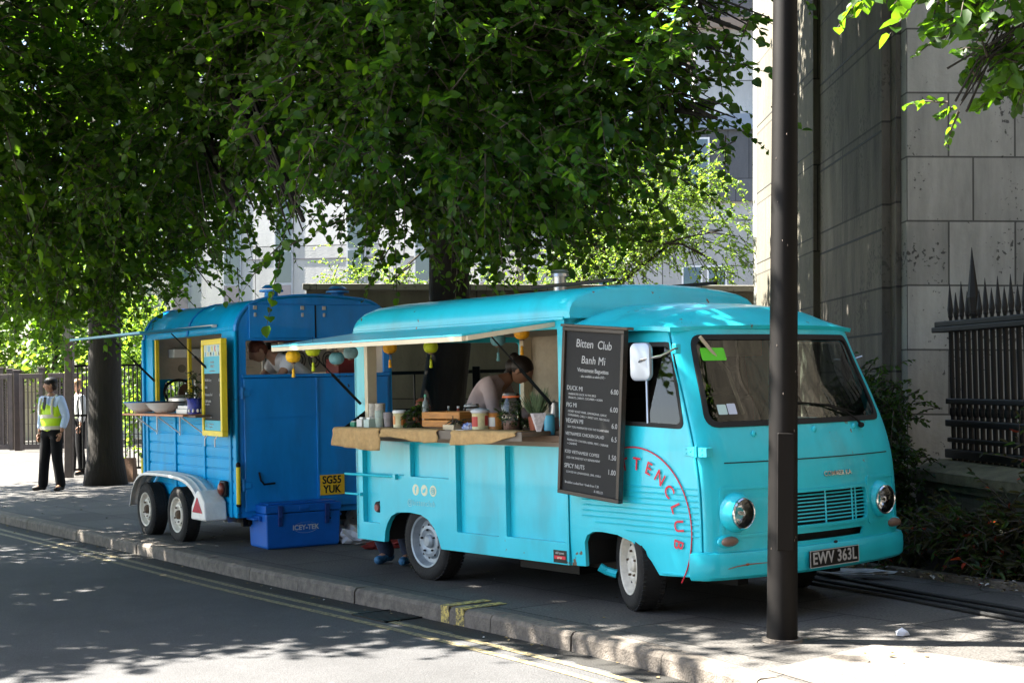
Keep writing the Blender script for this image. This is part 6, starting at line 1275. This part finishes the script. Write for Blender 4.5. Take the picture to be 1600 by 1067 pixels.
# ------------------------------------------------------------ silk lanterns
def lantern(label, px, py, v, col, tint, r=.062, squash=.78, tassel=True):
    p = hitp(px, py, VO+inw*v, inw); root = thing('silk_lantern', label, 'lantern', p, random.random()*3, 'silk lanterns under the awning')
    lm = mat('silk '+label[:12], col, .6, var=.25, vscale=25); nt, b = nt_of(lm)
    q = MB(); n = 24; prof = [(r*(.35+.65*math.sin(math.pi*k/10)), r*squash*math.cos(math.pi*k/10)) for k in range(11)]
    vs = []
    for rr, z in prof:
        for i in range(n): a = 2*math.pi*i/n; f = 1-.05*(i % 3 == 0); vs.append((rr*f*math.cos(a), rr*f*math.sin(a), z))
    q.add(vs, [(k*n+i, k*n+(i+1) % n, (k+1)*n+(i+1) % n, (k+1)*n+i) for k in range(10) for i in range(n)]); sh_ = q.build('shade', lm, root, smooth='all')
    q = MB(); q.frustum((0, 0, r*squash), (0, 0, r*squash+.012), r*.34, r*.30, 14); q.frustum((0, 0, -r*squash-.012), (0, 0, -r*squash), r*.30, r*.34, 14); q.build('wooden_ring', WOODD, root)
    q = MB(); q.tube([(0, 0, r*squash), (0, 0, r*squash+.06)], .0015, 4); q.build('hanging_cord', BLACKM, root)
    if tassel:
        q = MB(); q.tube([(0, 0, -r*squash-.01), (0, 0, -r*squash-.05)], .0015, 4); q.lathe([(.004, -r*squash-.05), (.012, -r*squash-.06), (.010, -r*squash-.07), (.015, -r*squash-.12), (.0001, -r*squash-.125)], None, 10); q.build('tassel', lm, root, smooth=True)
YL = (.90, .50, .01); GL = (.50, .58, .01); BLL = (.16, .38, .42)
lantern('round yellow silk lantern nearest the outer corner of the awning', 458, 557, -.72, YL, 0)
lantern('lime green silk lantern beside the outer yellow lantern', 489, 547, -.70, GL, 0)
lantern('faded teal silk lantern second from the van rear corner', 526, 560, -.50, BLL, 0, tassel=False)
lantern('pale blue silk lantern touching the rear corner of the van', 548, 551, -.30, (.30, .48, .50), 0, tassel=False)
lantern('orange yellow silk lantern inside the tail end of the hatch', 609, 543, .12, (.90, .42, .01), 0)
lantern('green silk lantern in front of the tree trunk inside the hatch', 673, 542, .12, GL, 0)
lantern('light blue silk lantern near the middle of the hatch roof', 778, 531, .45, BLL, 0)
lantern('orange silk lantern above the woman in the van', 815, 520, .25, (.90, .40, .01), 0)

# ------------------------------------------------------------ people
SKIN = mat('skin', (.42, .23, .15), .55, var=.1); SKIN2 = mat('tanned skin', (.30, .15, .09), .55, var=.1)
HAIRB = mat('dark hair', (.018, .010, .007), .5, var=.5, vscale=60, streak=.3); HAIRR = mat('auburn hair', (.16, .045, .02), .5, var=.5, vscale=40)
def skin_mesh(name, V, E, Rr, mt, parent, lv=2):
    """skeleton -> continuous skinned surface, applied"""
    me = bpy.data.meshes.new(name); me.from_pydata(V, E, []); o = bpy.data.objects.new(name, me); C.objects.link(o)
    md = o.modifiers.new('skin', 'SKIN'); md.use_smooth_shade = True; sk = me.skin_vertices[0].data
    for i, r_ in enumerate(Rr): sk[i].radius = r_ if hasattr(r_, '__len__') else (r_, r_)
    sk[0].use_root = True
    ms = o.modifiers.new('sub', 'SUBSURF'); ms.levels = lv; ms.render_levels = lv
    dg = bpy.context.evaluated_depsgraph_get(); m2 = bpy.data.meshes.new_from_object(o.evaluated_get(dg)); bpy.data.objects.remove(o)
    m2.materials.clear(); m2.materials.append(mt); m2.name = name; m2.polygons.foreach_set('use_smooth', [True]*len(m2.polygons)); m2.polygons.foreach_set('material_index', [0]*len(m2.polygons))
    if parent is None: return m2
    o = bpy.data.objects.new(name, m2); C.objects.link(o); o.parent = parent; return o
def head_mesh(M, s=1.0):
    """face looks along -Y, M places it; centre between the ears"""
    q = MB(); n, m = 32, 24; vs = []
    def bumpf(x, z, cx, cz, sx, sz): return math.exp(-((x-cx)/sx)**2-((z-cz)/sz)**2)
    for j in range(m+1):
        ph = math.pi*j/m
        for i in range(n):
            a = 2*math.pi*i/n; x, y, z = math.sin(ph)*math.cos(a), math.sin(ph)*math.sin(a), math.cos(ph)
            X, Y, Z = x*.074, y*.092, z*.112
            if Z < 0: k = 1-.32*(-Z/.112)**1.5; X *= k; Y *= (1-.12*(-Z/.112)) if Y < 0 else (1-.45*(-Z/.112))
            if Y < 0:
                f = 0
                f += .022*bumpf(X, Z, 0, -.018, .012, .020)+.008*bumpf(X, Z, 0, .004, .008, .02)      # nose
                f += .007*bumpf(X, Z, 0, -.058, .022, .008)                                            # lips
                f += .008*bumpf(X, Z, 0, -.095, .022, .016)+.005*bumpf(X, Z, 0, .035, .05, .012)        # chin, brow
                f -= .008*(bumpf(X, Z, .030, .012, .015, .011)+bumpf(X, Z, -.030, .012, .015, .011))
                Y -= f
            vs.append(M @ Vector((X*s, Y*s, Z*s)))
    q.add(vs, [(j*n+i, j*n+(i+1) % n, (j+1)*n+(i+1) % n, (j+1)*n+i) for j in range(m) for i in range(n)])
    for sg in (-1, 1): q.ell(M @ Vector((sg*.078*s, .008*s, -.008*s)), (.010*s, .020*s, .032*s), M.to_3x3().to_4x4(), 10, 8)
    return q
def person(label, loc, rot, J, cloth, hair=None, headM=None, skin=SKIN, hand_l=None, hand_r=None, look=0, tilt=0, scale=1.0, extras=None, build=1.0):
    """J: joint positions; body is one continuous skinned mesh with head and hands, clothing are children"""
    root = thing('person', label, 'person', loc, rot)
    names = ['pelvis', 'spine', 'chest', 'neck', 'hd']+[a+s_ for s_ in 'LR' for a in ('sh', 'el', 'wr')]+[a+s_ for s_ in 'LR' for a in ('hip', 'kn', 'an', 'toe')]
    idx = {n_: i for i, n_ in enumerate(names)}; V = [tuple(J[n_]) for n_ in names]
    E = [(0, 1), (1, 2), (2, 3), (3, 4)]; rad = dict(pelvis=(.13, .10), spine=(.115, .085), chest=(.14, .10), neck=.055, hd=.05, sh=.055, el=.040, wr=.026, hip=.082, kn=.055, an=.038, toe=.035)
    for s_ in 'LR': E += [(2, idx['sh'+s_]), (idx['sh'+s_], idx['el'+s_]), (idx['el'+s_], idx['wr'+s_]), (0, idx['hip'+s_]), (idx['hip'+s_], idx['kn'+s_]), (idx['kn'+s_], idx['an'+s_]), (idx['an'+s_], idx['toe'+s_])]
    def rr(n_, k=1.0):
        b = rad.get(n_) or rad.get(n_[:-1]); return tuple(x*k*build for x in b) if hasattr(b, '__len__') else b*k*build
    body = skin_mesh('body', V, E, [rr(n_) for n_ in names], skin, None)
    q = MB(); q.v = [tuple(v.co) for v in body.vertices]; q.f = [list(p.vertices) for p in body.polygons]; q.mi = [0]*len(q.f)
    c = Vector(J['hd']); HM = Matrix.Translation(c+Vector(J.get('hoff', (0, -.015, .10)))) @ Matrix.Rotation(R(look), 4, 'Z') @ Matrix.Rotation(R(tilt), 4, 'X') if headM is None else headM
    h = head_mesh(HM); b0 = len(q.v); q.v += h.v; q.f += [[i+b0 for i in f] for f in h.f]; q.mi += [0]*len(h.f)
    # hands: palm plus five curled fingers
    for s_, sg in (('L', 1), ('R', -1)):
        w = Vector(J['wr'+s_]); d = (w-Vector(J['el'+s_])).normalized(); side = Vector((0, -1, 0)) if abs(d.y) < .8 else Vector((1, 0, 0)); side = (side-d*side.dot(d)).normalized(); nrm = d.cross(side)*sg
        pv = [w, w+d*.05, w+d*.085]; ev = [(0, 1), (1, 2)]; rv_ = [(.024, .017), (.034, .015), (.032, .013)]
        for k in range(4):
            o_ = side*(.027-.018*k); L_ = (.07, .08, .074, .058)[k]; b = w+d*.088+o_; i0 = len(pv); pv += [b, b+d*L_*.45+nrm*.006, b+d*L_*.85+nrm*.022]; ev += [(2, i0), (i0, i0+1), (i0+1, i0+2)]; rv_ += [.0092, .0085, .0075]
        i0 = len(pv); pv += [w+d*.035+side*.032, w+d*.065+side*.052+nrm*.01, w+d*.09+side*.055+nrm*.018]; ev += [(1, i0), (i0, i0+1), (i0+1, i0+2)]; rv_ += [.012, .010, .0085]
        hm = skin_mesh('hand', [tuple(p) for p in pv], ev, rv_, skin, None, 1); b0 = len(q.v); q.v += [tuple(v.co) for v in hm.vertices]; q.f += [[i+b0 for i in p.vertices] for p in hm.polygons]; q.mi += [0]*len(hm.polygons)
    bo = q.build('body', skin, root, smooth='all')
    # garments grown from the same skeleton
    def garment(name, nodes, edges, radii, mt):
        vv = [tuple(n_[1]) if isinstance(n_, tuple) else tuple(J[n_]) for n_ in nodes]; ii = {(n_[0] if isinstance(n_, tuple) else n_): k for k, n_ in enumerate(nodes)}
        return skin_mesh(name, vv, [(ii[a], ii[b]) for a, b in edges], radii, mt, root)
    L = lambda a, b, t: Vector(J[a]).lerp(Vector(J[b]), t)
    for kind, mt, k in cloth:
        if kind == 'trousers':
            nd = ['pelvis', ('w', L('pelvis', 'spine', .95))]; ed = [('pelvis', 'w')]; rd = [(.150, .118), (.142, .108)]
            for s_ in 'LR':
                nd += ['hip'+s_, ('th'+s_, L('hip'+s_, 'kn'+s_, .5)), 'kn'+s_, ('cf'+s_, L('kn'+s_, 'an'+s_, .5)), ('cu'+s_, L('kn'+s_, 'an'+s_, 1.12))]; ed += [('pelvis', 'hip'+s_), ('hip'+s_, 'th'+s_), ('th'+s_, 'kn'+s_), ('kn'+s_, 'cf'+s_), ('cf'+s_, 'cu'+s_)]; rd += [.098*k, .094*k, .080*k, .076*k, .078*k]
            garment('trousers', nd, ed, rd, mt)
        elif kind in ('shirt', 'tshirt'):
            nd = ['chest', 'spine', ('hem', L('spine', 'pelvis', .9)), ('col', L('chest', 'neck', .85))]; ed = [('chest', 'spine'), ('spine', 'hem'), ('chest', 'col')]; rd = [(.162*k, .118*k), (.145*k, .108*k), (.15*k, .115*k), (.070, .062)]
            for s_ in 'LR':
                nd += ['sh'+s_, ('up'+s_, L('sh'+s_, 'el'+s_, .5))]; ed += [('chest', 'sh'+s_), ('sh'+s_, 'up'+s_)]; rd += [.076*k, .066*k]
                if kind == 'shirt': nd += ['el'+s_, ('cf'+s_, L('el'+s_, 'wr'+s_, .80))]; ed += [('up'+s_, 'el'+s_), ('el'+s_, 'cf'+s_)]; rd += [.056*k, .046*k]
            garment('shirt', nd, ed, rd, mt)
        elif kind == 'vest':
            nd = ['chest', 'spine', ('hem', L('spine', 'pelvis', 1.45)), ('col', L('chest', 'neck', .62))]; ed = [('chest', 'spine'), ('spine', 'hem'), ('chest', 'col')]; rd = [(.192, .142), (.188, .140), (.200, .150), (.100, .084)]
            for s_ in 'LR': nd += [('s'+s_, L('chest', 'sh'+s_, 1.02))]; ed += [('chest', 's'+s_)]; rd += [.090]
            garment('vest', nd, ed, rd, mt)
        elif kind == 'shoes':
            for s_ in 'LR':
                a = Vector(J['an'+s_]); t = Vector(J['toe'+s_]); d = (t-a); d.z = 0; d.normalize(); zz = min(a.z, .0)+.045 if a.z < .2 else a.z-.05
                g = garment('shoe', [('a', (a.x, a.y, zz+.025)), ('h', (a.x-d.x*.05, a.y-d.y*.05, zz)), ('m', (a.x+d.x*.08, a.y+d.y*.08, zz)), ('t', (a.x+d.x*.17, a.y+d.y*.17, zz-.008))], [('a', 'h'), ('a', 'm'), ('m', 't')], [.045, .044, .046, .036], mt)
    if hair: 
        q = MB()
        for c_, r_ in hair: q.ell(HM @ Vector(c_), r_, HM.to_3x3().to_4x4(), 20, 14)
        q.build('hair', extras.get('hairmat', HAIRB) if extras else HAIRB, root, smooth='all')
    return root, HM, bo
def stand(sp=.19, arms=None, feet=None):
    J = dict(pelvis=(0, 0, .95), spine=(0, .0, 1.12), chest=(0, .01, 1.34), neck=(0, .01, 1.49), hd=(0, 0, 1.55), shL=(.185, .01, 1.42), elL=(.235, .03, 1.14), wrL=(.23, -.03, .91), shR=(-.185, .01, 1.42), elR=(-.235, .03, 1.14), wrR=(-.23, -.03, .91),
             hipL=(.09, 0, .90), knL=(.12, -.01, .49), anL=(.15, .03, .085), toeL=(.18, -.12, .04), hipR=(-.09, 0, .90), knR=(-.13, -.02, .49), anR=(-.17, .03, .085), toeR=(-.24, -.12, .04)); J.update(arms or {}); return J
BLK = mat('black trousers', (.006, .006, .007), .9, spec=.2); HIVIS = mat('high visibility fabric', (.50, .75, .01), .55, var=.08); HSTR = mat('reflective stripe', (.55, .50, .40), .4); BLUSH = mat('pale blue shirt', (.42, .52, .72), .8); WSH = mat('white shirt', (.70, .70, .70), .8)
def hairset(): return [((0, .012, .035), (.082, .098, .088)), ((0, .05, -.01), (.07, .06, .07))]
J = stand(arms=dict(toeR=(-.32, -.08, .04), anR=(-.2, .0, .085), knR=(-.14, -.02, .49), elL=(.26, .05, 1.15), wrL=(.25, -.05, .92)))
g1 = gnd(82, 767)
root, HM, _ = person('security guard in yellow high visibility vest, black cap and tie, looking left', g1, R(-28), J, [('shirt', BLUSH, 1.15), ('trousers', BLK, 1.06), ('vest', HIVIS, 1), ('shoes', BLACKM, 1)], hairset(), look=-48, skin=SKIN2, build=1.06)
q = MB(); q.ell(HM @ Vector((0, .008, .055)), (.088, .104, .075), HM.to_3x3().to_4x4(), 24, 12); q.add([HM @ Vector(p) for p in ((-.06, -.08, .055), (.06, -.08, .055), (.045, -.165, .04), (-.045, -.165, .04), (-.06, -.08, .065), (.06, -.08, .065), (.045, -.165, .048), (-.045, -.165, .048))], [(0, 1, 2, 3), (7, 6, 5, 4), (0, 4, 5, 1), (1, 5, 6, 2), (2, 6, 7, 3), (3, 7, 4, 0)]); q.build('cap', BLACKM, root, smooth=True)
q = MB(); q.add([(-.02, -.140, 1.47), (.02, -.140, 1.47), (.028, -.158, 1.30), (0, -.158, 1.26), (-.028, -.158, 1.30)], [(0, 1, 2, 3, 4)]); q.build('tie', BLACKM, root, solid=.006)
q = MB(); q.add([(-.075, -.118, 1.485), (.075, -.118, 1.485), (0, -.150, 1.27)], [(0, 1, 2)]); q.build('shirt_front', BLUSH, root, solid=.004)
for z, rx, ry in ((1.17, .192, .146), (.99, .199, .151)):
    q = MB(); vs = [(rx*math.cos(a*math.pi/16), .0+ry*math.sin(a*math.pi/16), z+dz) for a in range(32) for dz in (-.028, .028)]; q.add(vs, [(2*i, 2*i+1, (2*i+3) % 64, (2*i+2) % 64) for i in range(32)]); q.build('reflective_band', HSTR, root, solid=.004)
for x in (-.12, .12):
    q = MB(); q.tube([(x*1.1, -.118, 1.20), (x*1.05, -.122, 1.32), (x, -.095, 1.43), (x*.95, -.0, 1.50)], .018, 6); q.build('shoulder_band', HSTR, root)
J = stand(arms=dict(toeR=(-.22, -.16, .04), anR=(-.16, -.1, .085), knR=(-.12, -.08, .49)))
g2 = gnd(124, 742)
root, HM, _ = person('person in white shirt and black trousers half hidden behind the straight tree trunk', g2+Vector((.0, 0, 0)), R(-60), J, [('shirt', WSH, 1.1), ('trousers', BLK, 1.05), ('shoes', BLACKR, 1)], hairset(), look=10, extras={'hairmat': mat('fair hair', (.30, .17, .07), .6)})
q = MB(); q.ell((-.12, -.10, .98), (.055, .05, .14)); q.ell((.0, -.12, 1.03), (.16, .03, .03)); q.build('yellow_vest_bundle', HIVIS, root, smooth='all')
# woman in the van, bent forward over the worktop
wp = VW(-.02, .95, .40)+Vector((-.24, 0, -.10))
J = dict(pelvis=(0, .10, .92), spine=(0, .06, 1.07), chest=(0, -.09, 1.23), neck=(0, -.21, 1.31), hd=(0, -.26, 1.33), hoff=(0, -.08, .04), shL=(.17, -.10, 1.27), elL=(.20, -.22, 1.03), wrL=(.10, -.42, .98), shR=(-.17, -.10, 1.27), elR=(-.22, -.16, 1.03), wrR=(-.12, -.38, .97),
         hipL=(.09, .08, .88), knL=(.10, .03, .48), anL=(.10, .08, .085), toeL=(.11, -.08, .04), hipR=(-.09, .08, .88), knR=(-.10, .03, .48), anR=(-.10, .08, .085), toeR=(-.11, -.08, .04))
wtop = mat('dusty pink top', (.50, .40, .40), .85, var=.1)
root, HM, _ = person('woman with dark tied hair in a dusty pink top bending over inside the turquoise van', wp, R(72), J, [('shirt', wtop, 1.0), ('trousers', BLK, 1.0), ('shoes', BLACKR, 1)], [((0, .022, .03), (.088, .105, .092)), ((0, .09, -.01), (.06, .065, .07)), ((0, .12, .05), (.045, .045, .045)), ((.03, .10, -.07), (.035, .03, .06))], tilt=38, skin=SKIN2)
# person in the trailer, leaning
_hp = hitp(402, 549, TW(.62, 0, 0), tfw); _th = R(-57)
J = dict(pelvis=(0, .42, .90), spine=(0, .30, 1.08), chest=(0, .10, 1.24), neck=(0, -.06, 1.32), hd=(0, -.12, 1.33), hoff=(0, -.08, .02), shL=(.18, .06, 1.24), elL=(.24, -.10, 1.02), wrL=(.12, -.28, .95), shR=(-.18, .06, 1.24), elR=(-.24, -.10, 1.02), wrR=(-.14, -.28, .95),
         hipL=(.09, .42, .86), knL=(.10, .36, .47), anL=(.10, .42, .085), toeL=(.11, .28, .04), hipR=(-.09, .42, .86), knR=(-.10, .36, .47), anR=(-.10, .42, .085), toeR=(-.11, .28, .04))
_hl = Vector((0, -.20, 1.35)); _hw = Vector((-math.sin(_th)*_hl.y, math.cos(_th)*_hl.y, 0))
tp_ = Vector((_hp.x-_hw.x, _hp.y-_hw.y, _hp.z-_hl.z))
root, HM, _ = person('person with auburn hair in a white T-shirt leaning over inside the blue trailer', tp_, _th, J, [('tshirt', WSH, 1.08), ('trousers', BLK, 1.0), ('shoes', BLACKR, 1)], hairset(), tilt=35, extras={'hairmat': HAIRR})
q = MB()
for k in range(5): q.ell((.13-.02*k, -.0+.05*k, 1.17), (.035, .012, .02))
q.build('blue_print', mat('blue print', (.02, .15, .4), .7), root)
# person crouching behind the rear wheel
cp = gnd(612, 879)
J = dict(pelvis=(0, .10, .32), spine=(0, .02, .46), chest=(0, -.08, .62), neck=(0, -.14, .74), hd=(0, -.17, .78), shL=(.18, -.08, .66), elL=(.22, -.25, .48), wrL=(.10, -.36, .42), shR=(-.18, -.08, .66), elR=(-.22, -.25, .48), wrR=(-.10, -.36, .42),
         hipL=(.09, .08, .30), knL=(.14, -.28, .47), anL=(.12, -.06, .085), toeL=(.13, -.2, .04), hipR=(-.09, .08, .30), knR=(-.14, -.28, .47), anR=(-.12, -.06, .085), toeR=(-.13, -.2, .04))
root, HM, _ = person('person in dark jeans and blue trainers crouching behind the rear wheel of the turquoise van', Vector((cp.x+.1, cp.y+.0, 0)), R(-30), J, [('shirt', BLK, 1.0), ('trousers', mat('dark jeans', (.02, .03, .06), .85, var=.4, vscale=25), .95), ('shoes', mat('blue trainers', (.03, .14, .28), .6, var=.5, vscale=30), 1)], hairset(), tilt=20)

# fallen leaves and small litter in the gutter, round the kerb and in the planting bed
Pn, Sn = [], []
for k in range(420):
    a, t_ = at_len(K, random.uniform(30, KL-4)); n_ = Vector((-t_.y, t_.x)); w = random.random()
    o_ = -abs(random.gauss(0, .09))-.03 if w < .6 else random.uniform(.2, 1.4); p_ = a+n_*o_; Pn.append((p_.x, p_.y, -.112 if w < .6 else .006)); Sn.append(random.uniform(.012, .035))
for k in range(160):
    a = Vector((2.6, 12.3)).lerp(Vector((4.3, 9.6)), random.random()); Pn.append((a.x+random.gauss(0, .15), a.y+random.gauss(0, .15), .062)); Sn.append(random.uniform(.015, .04))
Pn = np.array(Pn); n_ = len(Pn); D_ = RNG.normal(size=(n_, 3))*np.array((1, 1, .12)); N_ = np.tile((0, 0, 1.0), (n_, 1))+RNG.normal(size=(n_, 3))*.15
o = crown_mesh('fallen_leaves', Pn, D_, N_, np.array(Sn), [mat('dry leaf', (.16, .12, .05), .8, var=.6, vscale=9), mat('litter scrap', (.35, .35, .33), .8)], midx=RNG.choice(2, n_, p=[.85, .15])); tag(o, 'small dry leaves and scraps scattered along the kerb and planting bed', 'fallen leaves', None, 'stuff')
